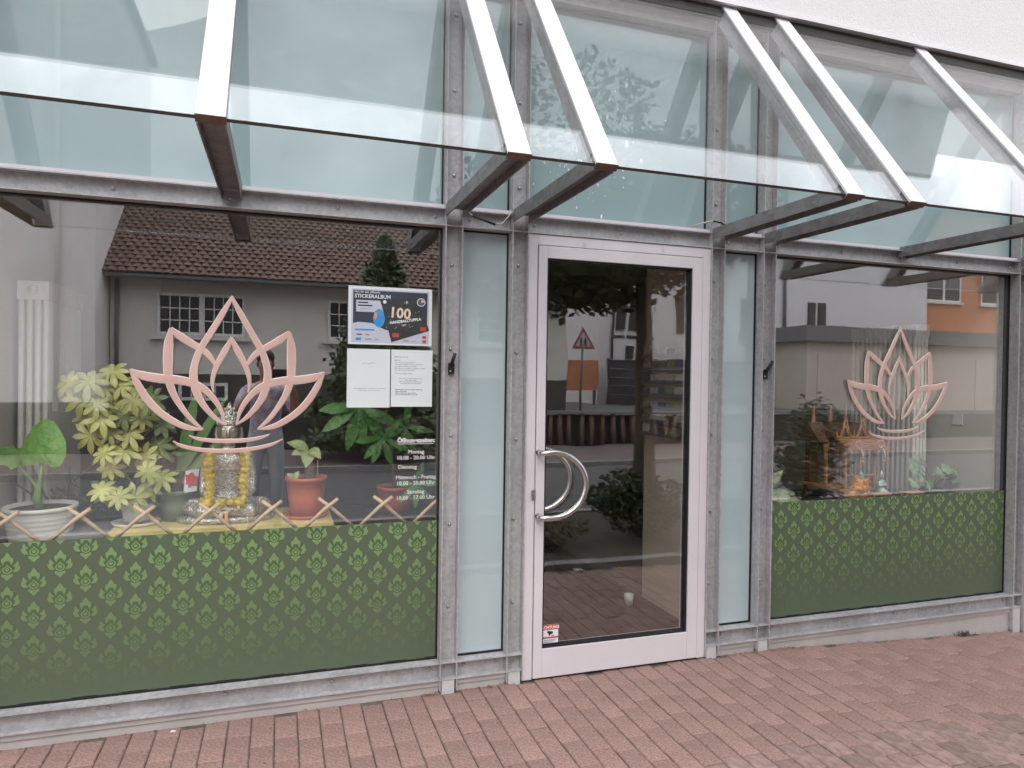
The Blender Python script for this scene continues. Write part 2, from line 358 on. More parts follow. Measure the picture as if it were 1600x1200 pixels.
# ------------------------------------------------------------------ steel frame
fr = thing('steel_frame', 'galvanised steel channel frame of posts and rails round the shopfront', 'steel frame', (1.7, 0, 0))
FT = .006; FD = .046
bolt_mb = MB().lathe([(.009, 0), (.009, .004), (.006, .008), (0.002, .0095)], n=8); bme = bpy.data.meshes.new('bolt')
bme.from_pydata(bolt_mb.v, [], bolt_mb.f); bme.materials.append(MT['bolt'])
posts = {}
for k, x0 in PX.items():
    x1 = x0+PW; zb = gz(x0)+.012
    mb = MB().box(x0, x0+FT, 0, FD+.02, zb, ZTOP-.002).box(x1-FT, x1, 0, FD+.02, zb, ZTOP-.002).box(x0+FT, x1-FT, FD, FD+.006, zb, ZTOP-.002)
    mb.box(x0+.012, x1-.012, FD+.0065, .15, zb, ZTOP-.002)
    for z in (ZB-FT, ZB-RH, ZT): mb.box(x0+FT, x1-FT, .001, FD-.0005, z, z+FT)
    p = mb.build('post', 'galv', fr); posts[k] = p
    for z in (.42, .86, 1.3, 1.74, 2.18, 2.62, 3.05, 3.45, ZB-.05):
        inst(bme, 'bolt', p, (x0+PW*.5+rb.uniform(-.006, .006), FD-.001, z+rb.uniform(-.02, .02)), (R(90), 0, 0))
    MB().box(x0+.012, x1-.014, .004, FD-.004, gz(x0)-.02, ZB-RH-.002).build('foot_block', 'foot', p)
keys = list(PX)
spans = []
for a, b in zip(keys[:-1], keys[1:]): spans.append((PX[a]+PW, PX[b], a))
for x0, x1, a in spans:
    door = (a == 'P2')
    for z0 in ([ZT] if door else [ZB-RH, ZT]):
        z1 = z0+RH
        mb = MB().box(x0+.0005, x1-.0005, .001, FD+.018, z0, z0+FT).box(x0+.0005, x1-.0005, .001, FD+.018, z1-FT, z1).box(x0+.0005, x1-.0005, FD, FD+.006, z0+FT, z1-FT)
        mb.box(x0+.0005, x1-.0005, FD+.0065, .15, z0+.004, z1-.004)
        r = mb.build('rail', 'galv', fr)
        n = max(2, int((x1-x0)/.42)+1)
        for i in range(n): inst(bme, 'bolt', r, (x0+.045+(x1-x0-.09)*i/(n-1), FD-.001, z0+.05), (R(90), 0, 0))
        if z0 > 1:
            MB().box(x0+.001, x1-.001, .022, .066, z1+.0005, z1+.02).build('glazing_bead', 'alu', r)
    if not door:
        zlo = min(gz(x0), gz(x1))-.02
        MB().box(x0+.0005, x1-.0005, .028, .15, zlo, ZB-RH-.032).build('plinth_strip', 'plinth', fr)
        MB().box(x0+.0005, x1-.0005, .018, .15, ZB-RH-.031, ZB-RH-.0008).build('plinth_trim', 'plinth', fr)
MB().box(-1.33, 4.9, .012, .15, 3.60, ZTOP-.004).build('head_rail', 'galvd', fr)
# black hold-open latches on two posts
for nm, x, lean in (('left', .815, .016), ('right', 2.735, .04)):
    t = thing('latch', 'small black metal latch on the post left of the narrow panel' if nm == 'left' else 'small black metal latch on the post beside the right window', 'latch', (x, .03, 1.63), 'latches on the posts')
    MB().box(x, x+.03, .028, FD-.001, 1.62, 1.675).build('plate', 'gask', t)
    MB().tube([(x+.012, .022, 1.665), (x+.012+lean, .012, 1.725)], .009, 8).build('lever', 'gask', t, True)
    inst(bme, 'screw', t, (x+.008, .028, 1.634), (R(90), 0, 0), (.6, .6, .6))

# ------------------------------------------------------------------ glazing
def pane(name, label, cat, x0, x1, z0, z1, m, group=None, gask=True, y=GY, th=.012):
    t = thing(name, label, cat, ((x0+x1)/2, y, z0), group)
    MB().box(x0+.008, x1-.008, y, y+th, z0+.008, z1-.008).build('pane', m, t)
    if gask:
        g = MB()
        g.box(x0, x0+.008, y-.006, y+.03, z0, z1).box(x1-.008, x1, y-.006, y+.03, z0, z1).box(x0+.008, x1-.008, y-.006, y+.03, z0, z0+.008).box(x0+.008, x1-.008, y-.006, y+.03, z1-.008, z1)
        g.build('gasket', 'gask', t)
    return t
TR = [('P0', 'P1', 'frosted teal transom pane over the left window with Buddha'), ('P1', 'P2', 'narrow frosted teal transom strip left of the door head'), ('P2', 'P3', 'frosted teal transom pane directly over the door'), ('P3', 'P4', 'narrow frosted teal transom strip right of the door head'), ('P4', 'P5', 'frosted teal transom pane over the right window')]
for a, b, lab in TR:
    pane('transom_pane', lab, 'glass pane', PX[a]+PW, PX[b], ZT+RH+.001, 3.599, 'teal', 'frosted transom panes')
tp = [o for o in bpy.data.objects if o.get('label') == 'frosted teal transom pane directly over the door'][0]
fk = MB(); qf = random.Random(11)
for k in range(150):
    cx, cz = (1.55, 2.72) if k % 2 else (1.75, 2.95)
    x, z, r_ = cx+qf.gauss(0, .14), cz+qf.gauss(0, .14), abs(qf.gauss(0, .004))+.0012
    if not (1.26 < x < 2.3 and 2.5 < z < 3.5): continue
    fk.prism([(x+r_*math.cos(a)*qf.uniform(.5, 1.2), z+r_*math.sin(a)*qf.uniform(.6, 2.2)) for a in [i*math.pi/3 for i in range(6)]], GY-.0012, GY-.0004)
fk.build('dried_splashes', 'white', tp, kind='stuff')
for a, b, lab in (('P1', 'P2', 'narrow frosted teal glass panel left of the door'), ('P3', 'P4', 'narrow frosted teal glass panel right of the door')):
    pane('side_panel', lab, 'glass panel', PX[a]+PW, PX[b], ZB+.001, ZT-.001, 'panel', 'frosted side panels')
winL = pane('shop_window', 'large left shop window with pink lotus emblem and posters', 'window', PX['P0']+PW, PX['P1'], ZB+.001, ZT-.001, 'winglass', 'large shop windows')
winR = pane('shop_window', 'large right shop window showing the wooden spirit house', 'window', PX['P4']+PW, PX['P5'], ZB+.001, ZT-.001, 'winglass', 'large shop windows')

# patterned film
FILM = (.102, .133, .083)
MT['film'] = mat('green_window_film', FILM, (.104, .136, .085), 1.5, .45, spec=.35)
def orn_mat(name, c):
    m = bpy.data.materials.new(name); m.use_nodes = True; t = m.node_tree; b = t.nodes['Principled BSDF']; b.inputs['Roughness'].default_value = .45; b.inputs['Specular IOR Level'].default_value = .35
    g = t.nodes.new('ShaderNodeNewGeometry'); s = t.nodes.new('ShaderNodeSeparateXYZ'); mr = t.nodes.new('ShaderNodeMapRange'); mr.inputs[1].default_value = .20; mr.inputs[2].default_value = .80; mx_ = t.nodes.new('ShaderNodeMixRGB')
    t.links.new(g.outputs['Position'], s.inputs[0]); t.links.new(s.outputs[2], mr.inputs[0]); t.links.new(mr.outputs[0], mx_.inputs[0])
    mx_.inputs[1].default_value = (*FILM, 1); mx_.inputs[2].default_value = (*c, 1); t.links.new(mx_.outputs[0], b.inputs['Base Color']); return m
MT['ornl'] = orn_mat('film_print_light', (.205, .305, .13)); MT['ornd'] = orn_mat('film_print_dark', (.078, .125, .056))
# flame ornament, unit: apex z=+.063, bottom -.063, width .094
def sm(pts): return pts
def mir(p): return [(-a, b) for a, b in p][::-1]
halo = [(0, .066), (.013, .05), (.028, .030), (.046, .012), (.050, -.012), (.044, -.024), (.028, -.034), (.022, -.044), (0, -.066)]
HALO = halo+[(-a, b) for a, b in halo[1:-1]][::-1]
topf = [(0, .064), (.012, .047), (.0145, .039), (.0235, .037), (.0245, .022), (.0165, .004), (.0125, .014), (.0075, .024), (0, .014)]
TOPF = topf[:-1]+[(0, .022)]+[(-a, b) for a, b in topf[1:-1]][::-1]
side1 = [(.0215, .005), (.031, .013), (.0385, .026), (.0445, .011), (.042, -.001), (.0485, .003), (.0485, -.014), (.038, -.0265), (.0195, -.028), (.0235, -.019), (.029, -.010), (.030, -.001), (.023, .0)]
bot = [(0, -.0375), (.010, -.034), (.019, -.030), (.0235, -.035), (.021, -.044), (.013, -.049), (.009, -.054), (0, -.064)]
BOT = bot+[(-a, b) for a, b in bot[1:-1]][::-1]
drop_o = [(0, .011), (.006, .001), (.0165, -.007), (.0195, -.016), (.014, -.027), (0, -.0345)]
DROPO = drop_o+[(-a, b) for a, b in drop_o[1:-1]][::-1]
DROPI = [(a*.68, (b+.0135)*.68-.0135) for a, b in DROPO]; DROPC = [(a*.4, (b+.0135)*.4-.0135) for a, b in DROPO]
from mathutils.geometry import tessellate_polygon
def flat(mb, poly, y, dx=0, dz=0):
    if y is None: return
    vs = [Vector((a+dx, b+dz, 0)) for a, b in poly]
    for tri in tessellate_polygon([vs]):
        a, b, c = [vs[i] for i in tri]
        if (b-a).cross(c-a).z < 0: b, c = c, b
        mb.add([(p.x, y, p.y) for p in (a, b, c)], [(0, 1, 2)])
om = MB(); om.cur = 1; flat(om, HALO, -.0002); om.cur = 0
def shrink(P_, f):
    cx = sum(a for a, b in P_)/len(P_); cz = sum(b for a, b in P_)/len(P_); return [(cx+(a-cx)*f, cz+(b-cz)*f) for a, b in P_]
for P_ in (shrink(TOPF, .93), shrink(side1, .92), shrink(mir(side1), .92), shrink(BOT, .92), DROPO): flat(om, P_, -.0004)
om.cur = 1; flat(om, DROPI, -.0006); om.cur = 0; flat(om, DROPC, -.0008)
ome = bpy.data.meshes.new('flame_ornament'); ome.from_pydata(om.v, [], om.f); ome.materials.append(MT['ornl']); ome.materials.append(MT['ornd']); ome.polygons.foreach_set('material_index', om.mi); ome.update()
def clip_mesh(zcut, keep_below, xcut=None, side=0):
    m2 = ome.copy(); b_ = bmesh.new(); b_.from_mesh(m2)
    g_ = b_.verts[:]+b_.edges[:]+b_.faces[:]
    if zcut is not None: bmesh.ops.bisect_plane(b_, geom=g_, plane_co=(0, 0, zcut), plane_no=(0, 0, 1), clear_outer=True)
    if xcut is not None: bmesh.ops.bisect_plane(b_, geom=b_.verts[:]+b_.edges[:]+b_.faces[:], plane_co=(xcut, 0, 0), plane_no=(side, 0, 0), clear_outer=True)
    b_.to_mesh(m2); b_.free(); return m2
FTOP = .868
def film(win, x0, x1, xc, par0):
    f = MB().box(x0+.009, x1-.009, GY-.0025, GY-.0006, ZB+.012, FTOP).build('patterned_film', 'film', win)
    i = 0; cache = {}
    n0 = int((x0-xc)/.0985)-1
    for i in range(n0, n0+26):
        x = xc+i*.0985
        if x < x0-.03 or x > x1+.03: continue
        apex0 = .827 if (i+par0) % 2 == 0 else .755
        for k in range(-1, 5):
            zc = apex0-.145*k-.063
            if zc+.063 < .22 or zc-.063 > FTOP: continue
            zc_cut = round(FTOP-.0015-zc, 4) if zc+.064 > FTOP else None
            xcut, side = None, 0
            if x+.05 > x1-.01: xcut, side = round(x1-.011-x, 4), 1
            elif x-.05 < x0+.01: xcut, side = round(x0+.011-x, 4), -1
            key = (zc_cut, xcut, side)
            if key == (None, None, 0): me = ome
            else:
                if key not in cache: cache[key] = clip_mesh(zc_cut, True, xcut, side)
                me = cache[key]
            if len(me.polygons): inst(me, 'ornament', f, (x, GY-.0027, zc))
film(winL, PX['P0']+PW, PX['P1'], -1.1005, 0)
film(winR, PX['P4']+PW, PX['P5'], 2.916, 0)

# opening hours lettering (vinyl on the glass)
for z, s in ((1.262, 'Öffnungszeiten:'), (1.205, 'Montag'), (1.175, '10.00 - 20.00 Uhr'), (1.076, 'Mittwoch - Freitag'), (1.046, '10.00 - 20.00 Uhr'), (1.002, 'Samstag'), (.972, '10.00 - 17.00 Uhr')):
    text(s, .031 if 'zeiten' in s else .0275, 'white', winL, (.662, GY-.001, z+.008), bold=.0012 if 'zeiten' in s else .0004)
text('Dienstag', .0275, 'white', winL, (.618, GY-.001, 1.137), bold=.0004)
MB().box(.57, .752, GY-.0015, GY-.0005, 1.261, 1.2635).build('lettering_underline', 'white', winL)

# ------------------------------------------------------------------ entrance door
dr = thing('entrance_door', 'white aluminium glass door with curved steel pull handle', 'door', (1.786, .03, .03))
dx0, dx1 = PX['P2']+PW+.001, PX['P3']-.001
DF, DZ1 = .008, ZT-.002
fmb = MB().box(dx0, dx0+.052, DF, .11, .006, DZ1).box(dx1-.052, dx1, DF, .11, .006, DZ1).box(dx0+.052, dx1-.052, DF, .11, DZ1-.055, DZ1)
fmb.build('door_frame', 'alu', dr, bevel=.003)
lx0, lx1, lz0, lz1 = dx0+.056, dx1-.056, .012, DZ1-.059
gx0, gx1, gz0, gz1 = 1.336, 2.222, .165, 2.24
MB().box(lx0, gx0, DF-.006, .09, lz0, lz1).box(gx1, lx1, DF-.006, .09, lz0, lz1).box(gx0, gx1, DF-.006, .09, lz0, gz0).box(gx0, gx1, DF-.006, .09, gz1, lz1).build('door_leaf', 'alu', dr, bevel=.0025)
g = MB().box(gx0+.0005, gx0+.009, .012, .06, gz0+.0005, gz1-.0005).box(gx1-.009, gx1-.0005, .012, .06, gz0+.0005, gz1-.0005).box(gx0+.009, gx1-.009, .012, .06, gz0+.0005, gz0+.009).box(gx0+.009, gx1-.009, .012, .06, gz1-.009, gz1-.0005)
g.build('gasket', 'gask', dr)
MB().box(gx0+.009, gx1-.009, .030, .042, gz0+.009, gz1-.009).build('pane', 'doorglass', dr)
def chandle(y, ybase, nm):
    pts = []
    for i in range(21):
        a = R(100-200*i/20); pts.append((1.352+.195*math.cos(a)*1.0, y, 1.045+.172*math.sin(a)))
    pts = [(1.300, ybase, pts[0][2]-.002), (1.300, y*.6+ybase*.4, pts[0][2]), (1.306, y, pts[0][2])]+pts+[(1.306, y, pts[-1][2]), (1.300, y*.6+ybase*.4, pts[-1][2]), (1.300, ybase, pts[-1][2])]
    MB().tube(pts, .0155, 14).build(nm, 'steel', dr, True)
chandle(-.062, .003, 'pull_handle'); chandle(.155, .088, 'inner_handle')
lk = MB()
for i in range(12):
    pass
lk.prism([(1.272+.011*math.cos(a), .99+(.016 if math.sin(a) > 0 else -.016)+.011*math.sin(a)) for a in [2*math.pi*i/16 for i in range(16)]], -.004, .0015)
lko = lk.build('lock_plate', 'steel', dr); MB().lathe([(.0055, 0), (.0055, .003)], n=10).build('t', 'gask')
bpy.data.objects.remove(bpy.data.objects['t'])
MB().tube([(1.272, -.0042, .993), (1.272, -.006, .993)], .006, 10).build('keyhole', 'bolt', lko)
# warning sticker
MT['red'] = mat('sticker_red', (.55, .07, .055), None, rough=.4); MT['pap'] = mat('paper_white', (.76, .80, .82), (.79, .825, .84), 3, .7)
MT['ink'] = mat('black_ink', (.02, .02, .022), None, rough=.6)
stk = MB().box(1.346, 1.438, .0275, .0297, .184, .283).build('warning_sticker', 'pap', dr)
MB().box(1.346, 1.438, .0268, .0274, .255, .283).build('sticker_band', 'red', stk); MB().box(1.346, 1.438, .0268, .0274, .209, .218).build('sticker_band', 'red', stk)
text('ACHTUNG', .021, 'pap', stk, (1.392, .0265, .2615), bold=.0006)
cmb = MB(); flat(cmb, [(1.375, .250), (1.405, .246), (1.409, .236), (1.395, .230), (1.389, .224), (1.382, .221), (1.384, .232), (1.374, .240)], .0268); flat(cmb, [(1.396, .223), (1.412, .227), (1.413, .222), (1.398, .220)], .0268); cmb.build('camera_symbol', 'ink', stk)
for k, z in enumerate((.200, .194, .188)): MB().box(1.356, 1.425-.008*k, .0268, .0272, z, z+.002).build('small_print', 'ink', stk)
for x in (1.538, 2.02):
    t = thing('hook', 'small wire hook hanging on the door head, '+('left of the two' if x < 1.7 else 'right of the two'), 'hook', (x, 0, 2.33), 'hooks on the door head')
    MB().tube([(x, -.002, 2.362), (x, -.004, 2.328), (x+.006, -.006, 2.316), (x+.012, -.006, 2.32), (x+.012, -.006, 2.33)], .0016, 6).build('wire', 'bolt', t, True)

# ------------------------------------------------------------------ canopy
can = thing('glass_canopy', 'steep glass canopy on steel arms with white capped ribs', 'canopy', (1.7, -.5, 2.4))
TIP = Vector((0, -1.005, 2.433)); TOPP = Vector((0, -.055, 3.722)); sl = (TOPP-TIP).normalized(); nrm = Vector((0, -sl.z, sl.y))
ribx = {'P0': PX['P0'], 'B1': -.265, 'P1': PX['P1'], 'P2': PX['P2'], 'P3': PX['P3'], 'P4': PX['P4'], 'B6': 3.758, 'P5': PX['P5'], 'B8': 5.9}
for k, x0 in ribx.items():
    x1 = x0+PW; xc = (x0+x1)/2
    yb = -.0005 if k[0] == 'P' else .044
    prof = [(yb, 2.413), (-.972, 2.413), (-.930, 2.475), (yb, 2.475)]
    a = MB().prism(prof, x0, x0+.006, 'x').prism(prof, x1-.006, x1, 'x').box(x0+.006, x1-.006, -.94, yb, 2.45, 2.456)
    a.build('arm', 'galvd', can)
    # white cap and channel below the glass
    off = Vector((xc, 0, 0))
    def sb(n0, n1, wd, s0=0.0, s1=1.0, xo=0):
        A = TIP+sl*s0+off+Vector((xo, 0, 0)); B = TOPP-sl*s1+off+Vector((xo, 0, 0)); mb = MB()
        vs = []
        for p in (A, B):
            for i, j in ((-1, n0), (1, n0), (1, n1), (-1, n1)): vs.append(p+Vector((i*wd/2, 0, 0))+nrm*j)
        return mb.add(vs, [(3, 2, 1, 0), (4, 5, 6, 7), (0, 1, 5, 4), (1, 2, 6, 5), (2, 3, 7, 6), (3, 0, 4, 7)])
    cap = sb(-.012, 0, PW, 0, .004).build('rib_cap', 'cap', can, bevel=.002)
    mb = MB()
    for xo in (-PW/2+.006, PW/2-.006):
        q = sb(-.085, -.0125, .006, .075, .05, xo); mb.add(q.v, q.f)
    q = sb(-.0185, -.0125, PW-.02, .02, .05); mb.add(q.v, q.f)
    mb.build('rib_channel', 'galv', can)
    e = MB(); A = TIP+off
    vs = []
    for p in (A-sl*.004+nrm*.001, A-sl*.0005+nrm*.001):
        for i, j in ((-1, -.030), (1, -.030), (1, 0), (-1, 0)): vs.append(p+Vector((i*(PW/2+.001), 0, 0))+nrm*j)
    e.add(vs, [(3, 2, 1, 0), (4, 5, 6, 7), (0, 1, 5, 4), (1, 2, 6, 5), (2, 3, 7, 6), (3, 0, 4, 7)]); e.build('end_cap', 'rust', can)
rk = list(ribx.values())
for a, b in zip(rk[:-1], rk[1:]):
    vs = []
    for p in (TIP+sl*.01, TOPP-sl*.03):
        for x, j in ((a+PW-.012, -.0245), (b+.012, -.0245), (b+.012, -.0135), (a+PW-.012, -.0135)): vs.append(p+Vector((x, 0, 0))+nrm*j)
    MB().add(vs, [(3, 2, 1, 0), (4, 5, 6, 7), (0, 1, 5, 4), (1, 2, 6, 5), (2, 3, 7, 6), (3, 0, 4, 7)]).build('canopy_pane', 'cang', can)
    e0, e1 = TIP+sl*.0085, TIP+sl*.0098
    vs = []
    for p in (e0, e1):
        for x, j in ((a+PW+.0005, -.0255), (b-.0005, -.0255), (b-.0005, -.0125), (a+PW+.0005, -.0125)): vs.append(p+Vector((x, 0, 0))+nrm*j)
    MB().add(vs, [(3, 2, 1, 0), (4, 5, 6, 7), (0, 1, 5, 4), (1, 2, 6, 5), (2, 3, 7, 6), (3, 0, 4, 7)]).build('pane_edge', 'dark', can)
MT['cable'] = mat('pale_cable', (.5, .46, .4), None, rough=.5)
t = thing('cable', 'pale cable with black sleeve looped between the canopy arms left of the door', 'cable', (1.0, -.02, 2.4))
MB().tube([(.885, -.012, 2.45), (.895, -.02, 2.435), (.915, -.025, 2.42)], .0035, 6).build('wire', 'cable', t, True)
MB().tube([(.915, -.025, 2.42), (1.035, -.025, 2.385)], .006, 8).build('sleeve', 'gask', t, True)
MB().tube([(1.035, -.025, 2.388), (1.075, -.02, 2.395), (1.1, -.012, 2.425), (1.125, -.008, 2.455), (1.16, -.004, 2.478)], .0035, 6).build('wire', 'cable', t, True)
t = thing('cable', 'short cable bent over the post right of the door head', 'cable', (2.34, -.01, 2.47))
MB().tube([(2.22, .03, 2.482), (2.29, .0, 2.505), (2.34, -.008, 2.517)], .005, 6).build('wire', 'cable', t, True)
MB().tube([(2.34, -.008, 2.517), (2.39, -.008, 2.512), (2.44, -.006, 2.495)], .0045, 6).build('sleeve', 'gask', t, True)
# ------------------------------------------------------------------ lotus emblems
MT['rose'] = mat('rose_acrylic', (.68, .44, .375), (.78, .54, .47), 5.0, .32, .15, coat=.5); MT['rosel'] = mat('rose_edge_highlight', (.86, .72, .69), None, rough=.3, coat=.5)  # rosel: lighter rose for the bevel faces, edge highlight put into the colour
def cr(pts, n=8):
    P_ = [Vector((a, b, 0)) for a, b in pts]; P_ = [P_[0]*2-P_[1]]+P_+[P_[-1]*2-P_[-2]]; o = []
    for i in range(1, len(P_)-2):
        for k in range(n):
            t = k/n; a, b, c, d = P_[i-1:i+3]
            o.append(.5*((2*b)+(-a+c)*t+(2*a-5*b+4*c-d)*t*t+(-a+3*b-3*c+d)*t**3))
    o.append(P_[-2]); return o
def stroke(mb, pts, ws, y, mirror, th=.004):
    """ribbon along pts (zoomed drawing units), widths ws at the control points, raised centre ridge"""
    c = cr(pts); n = len(c); vs = []
    for i, p in enumerate(c):
        f = i/(n-1)*(len(ws)-1); k = min(int(f), len(ws)-2); wv = ws[k]+(ws[k+1]-ws[k])*(f-k)
        d = (c[min(i+1, n-1)]-c[max(i-1, 0)]).normalized(); s_ = Vector((-d.y, d.x, 0))
        for e, yy in ((-.5, 0), (-.40, -th), (0, -th*1.1), (.40, -th), (.5, 0)):
            q = p+s_*(e*wv*1.2); X_ = (q.x-820)*.000553; Z_ = -(q.y-45)*.000597
            vs.append((-X_ if mirror else X_, y+yy, Z_))
    fa = [(i*5+j, i*5+j+1, (i+1)*5+j+1, (i+1)*5+j) for i in range(n-1) for j in (1, 2)]+[(i*5+4, i*5, (i+1)*5, (i+1)*5+4) for i in range(n-1)]
    fb = [(i*5+j, i*5+j+1, (i+1)*5+j+1, (i+1)*5+j) for i in range(n-1) for j in (0, 3)]
    if mirror: fa = [f[::-1] for f in fa]; fb = [f[::-1] for f in fb]
    mb.cur = 0; mb.add(vs, fa); mb.cur = 1; mb.add(vs, fb)
def lotus(xc, zt, label):
    t = thing('lotus_emblem', label, 'emblem', (xc, GY-.001, zt), 'lotus emblems')
    def fin(mb, nm):
        me = bpy.data.meshes.new(nm); me.from_pydata(mb.v, [], mb.f); me.materials.append(MT['rose']); me.materials.append(MT['rosel']); me.polygons.foreach_set('material_index', mb.mi); me.update()
        o = bpy.data.objects.new(nm, me); col.objects.link(o); o.parent = t
    y0 = -.001
    mb = MB()
    for m_ in (False, True):
        stroke(mb, [(826, 62), (745, 205), (660, 350), (582, 480), (538, 600), (530, 710), (560, 830), (620, 930), (700, 1015), (778, 1068)], [22, 42, 44, 46, 50, 56, 52, 40, 28, 10], y0-.004+(.0002 if m_ else 0), m_)
    fin(mb, 'petal')
    mb = MB()
    for m_ in (False, True):
        stroke(mb, [(826, 385), (770, 490), (715, 590), (682, 680), (674, 750), (684, 815)], [26, 46, 40, 32, 26, 12], y0-.0015+(.0002 if m_ else 0), m_)
    fin(mb, 'petal')
    for m_ in (False, True):
        mb = MB()
        stroke(mb, [(356, 325), (340, 440), (336, 560), (340, 700), (375, 820), (440, 930), (520, 1030), (605, 1104)], [24, 60, 66, 56, 46, 38, 30, 12], y0-.0028+(.0002 if m_ else 0), m_)
        stroke(mb, [(352, 330), (430, 390), (520, 445), (600, 490), (655, 540), (695, 600)], [30, 52, 48, 44, 38, 22], y0-.0024+(.0002 if m_ else 0), m_)
        fin(mb, 'petal')
        mb = MB()
        stroke(mb, [(60, 642), (110, 750), (185, 870), (280, 970), (400, 1050), (500, 1090), (608, 1104)], [18, 46, 50, 48, 42, 34, 10], y0-.002+(.0002 if m_ else 0), m_)
        stroke(mb, [(62, 650), (150, 690), (280, 712), (400, 720), (510, 742), (610, 790), (690, 870), (745, 960), (775, 1066)], [20, 56, 60, 58, 54, 46, 38, 30, 10], y0-.0034+(.0002 if m_ else 0), m_)
        fin(mb, 'petal')
    for pts in ([(497, 1148), (570, 1176), (690, 1192), (820, 1196), (950, 1190), (1060, 1172), (1135, 1146)], [(378, 1190), (450, 1230), (600, 1262), (800, 1274), (980, 1262), (1140, 1230), (1240, 1186)]):
        mb = MB(); stroke(mb, pts, [8, 24, 28, 30, 28, 24, 8], y0, False); fin(mb, 'base_arc')
lotus(-.2155, 1.977, 'pink lotus emblem on the left window in front of the Buddha')
lotus(3.826, 1.977, 'pink lotus emblem on the right window above the spirit house')

# ------------------------------------------------------------------ posters and notices taped inside the left window
PY = GY-.004
MT['navy'] = mat('print_navy', (.045, .055, .09), (.03, .034, .045), 6, .5); MT['albumd'] = mat('print_album', (.028, .03, .033), (.05, .052, .05), 25, .5)
MT['ltblue'] = mat('print_pale_blue', (.55, .58, .68), None, rough=.6); MT['blue'] = mat('print_blue', (.03, .25, .62), (.06, .38, .75), 20, .5)
MT['gold'] = mat('print_gold', (.72, .52, .38), (.85, .72, .6), 30, .5); MT['grey'] = mat('print_grey', (.25, .25, .26), None, rough=.7); MT['midgrey'] = mat('print_midgrey', (.42, .44, .46), None, rough=.7)
MT['orange'] = mat('print_orange', (.7, .3, .15), None, rough=.6)
px0, px1, pz0, pz1 = .316, .733, 1.760, 2.048
ps = thing('poster', 'colourful sticker album poster taped in the left window', 'poster', ((px0+px1)/2, PY, pz0))
MB().box(px0, px1, PY, PY+.001, pz0, pz1).build('sheet', 'pap', ps)
def pr(poly, m, nm, lay):
    mb = MB(); flat(mb, [(px0+a*(px1-px0), pz0+b*(pz1-pz0)) for a, b in poly], PY-.0002*lay); return mb.build(nm, m, ps)
pr([(.035, .03), (.965, .03), (.965, .955), (.035, .955)], 'ltblue', 'printed_border', 1)
pr([(.055, .36), (.12, .385), (.28, .37), (.42, .27), (.48, .25), (.51, .06), (.94, .27), (.945, .93), (.055, .93)], 'navy', 'printed_background', 2)
pr([(.09, .56), (.09, .76), (.37, .76), (.42, .56)], 'ltblue', 'printed_box', 3)
pr([(.36+.07*math.cos(a)-.0, .46+.16*math.sin(a)) for a in [2*math.pi*i/18 for i in range(18)]], 'blue', 'printed_ball', 4)
pr([(.295, .47), (.31, .56), (.335, .56), (.34, .48), (.31, .44)], 'orange', 'printed_panel', 5)
pr([(.37, .78), (.83, .82), (.97, .27), (.51, .05)], 'albumd', 'printed_album', 6)
for i in range(26):
    a, b = .44+rb.random()*.42, .25+rb.random()*.5
    pr([(a, b), (a+.012, b+.008), (a+.008, b+.02)], rb.choice(['gold', 'midgrey', 'ltblue']), 'printed_confetti', 7)
W_, H_ = px1-px0, pz1-pz0
def pt(s_, a, b, size, m, tilt=0, bold=.0008): text(s_, size, m, ps, (px0+a*W_, PY-.0018, pz0+b*H_), align='LEFT', tilt=tilt, bold=bold, ex=.0001)
pt('Hol dir das offizielle', .07, .885, .0155, 'pap', bold=.0001); pt('STICKERALBUM', .07, .80, .0255, 'pap', bold=.0005)
pt('100', .475, .49, .073, 'gold', R(-4), .002); pt('HANDBALLTUPFLA', .49, .365, .0185, 'pap', R(9)); pt('SEIT', .64, .335, .011, 'pap', R(8), .0002)
for a, b, r_, m, l_ in ((.865, .765, .075, 'ltblue', 7), (.865, .765, .056, 'navy', 8), (.865, .765, .042, 'rust', 9), (.88, .78, .022, 'gold', 10), (.425, .745, .03, 'pap', 8), (.69, .755, .022, 'midgrey', 8)):
    pr([(a+r_*.7*math.cos(x), b+r_*1.0*math.sin(x)) for x in [2*math.pi*i/20 for i in range(20)]], m, 'printed_badge', l_)
for a, b, w_, h_, m in ((.52, .14, .08, .07, 'red'), (.86, .26, .07, .07, 'red'), (.885, .13, .045, .045, 'red'), (.885, .05, .045, .05, 'red'), (.09, .075, .06, .04, 'blue'), (.1, .165, .06, .015, 'ink'), (.2, .165, .05, .01, 'red'), (.2, .085, .07, .015, 'grey'), (.31, .085, .05, .012, 'grey'), (.08, .245, .23, .02, 'blue'), (.65, .075, .07, .014, 'grey'), (.75, .07, .06, .012, 'midgrey'), (.11, .71, .12, .02, 'ink'), (.11, .66, .17, .02, 'ink'), (.13, .61, .13, .012, 'midgrey')):
    pr([(a, b), (a+w_, b), (a+w_, b+h_), (a, b+h_)], m, 'printed_mark', 9)
def words(root, x0, x1, z, h, m, rr, y):
    mb = MB(); x = x0
    while x < x1-.006:
        w_ = min(rr.uniform(.007, .022), x1-x); mb.box(x, x+w_, y-.0004, y-.0001, z, z+h*rr.uniform(.7, 1)); x += w_+.0035
    mb.build('text_line', m, root)
rr = random.Random(5)
n1 = thing('paper_notice', 'white paper notice in the left window, left of the pair under the poster', 'notice', (.42, PY, 1.45))
MB().box(.313, .524, PY, PY+.0008, 1.447, 1.738).build('sheet', 'pap', n1)
words(n1, .345, .50, 1.540, .0035, 'midgrey', rr, PY); words(n1, .365, .475, 1.531, .0035, 'midgrey', rr, PY)
MT['mint'] = mat('print_mint', (.45, .62, .60), None, rough=.7)
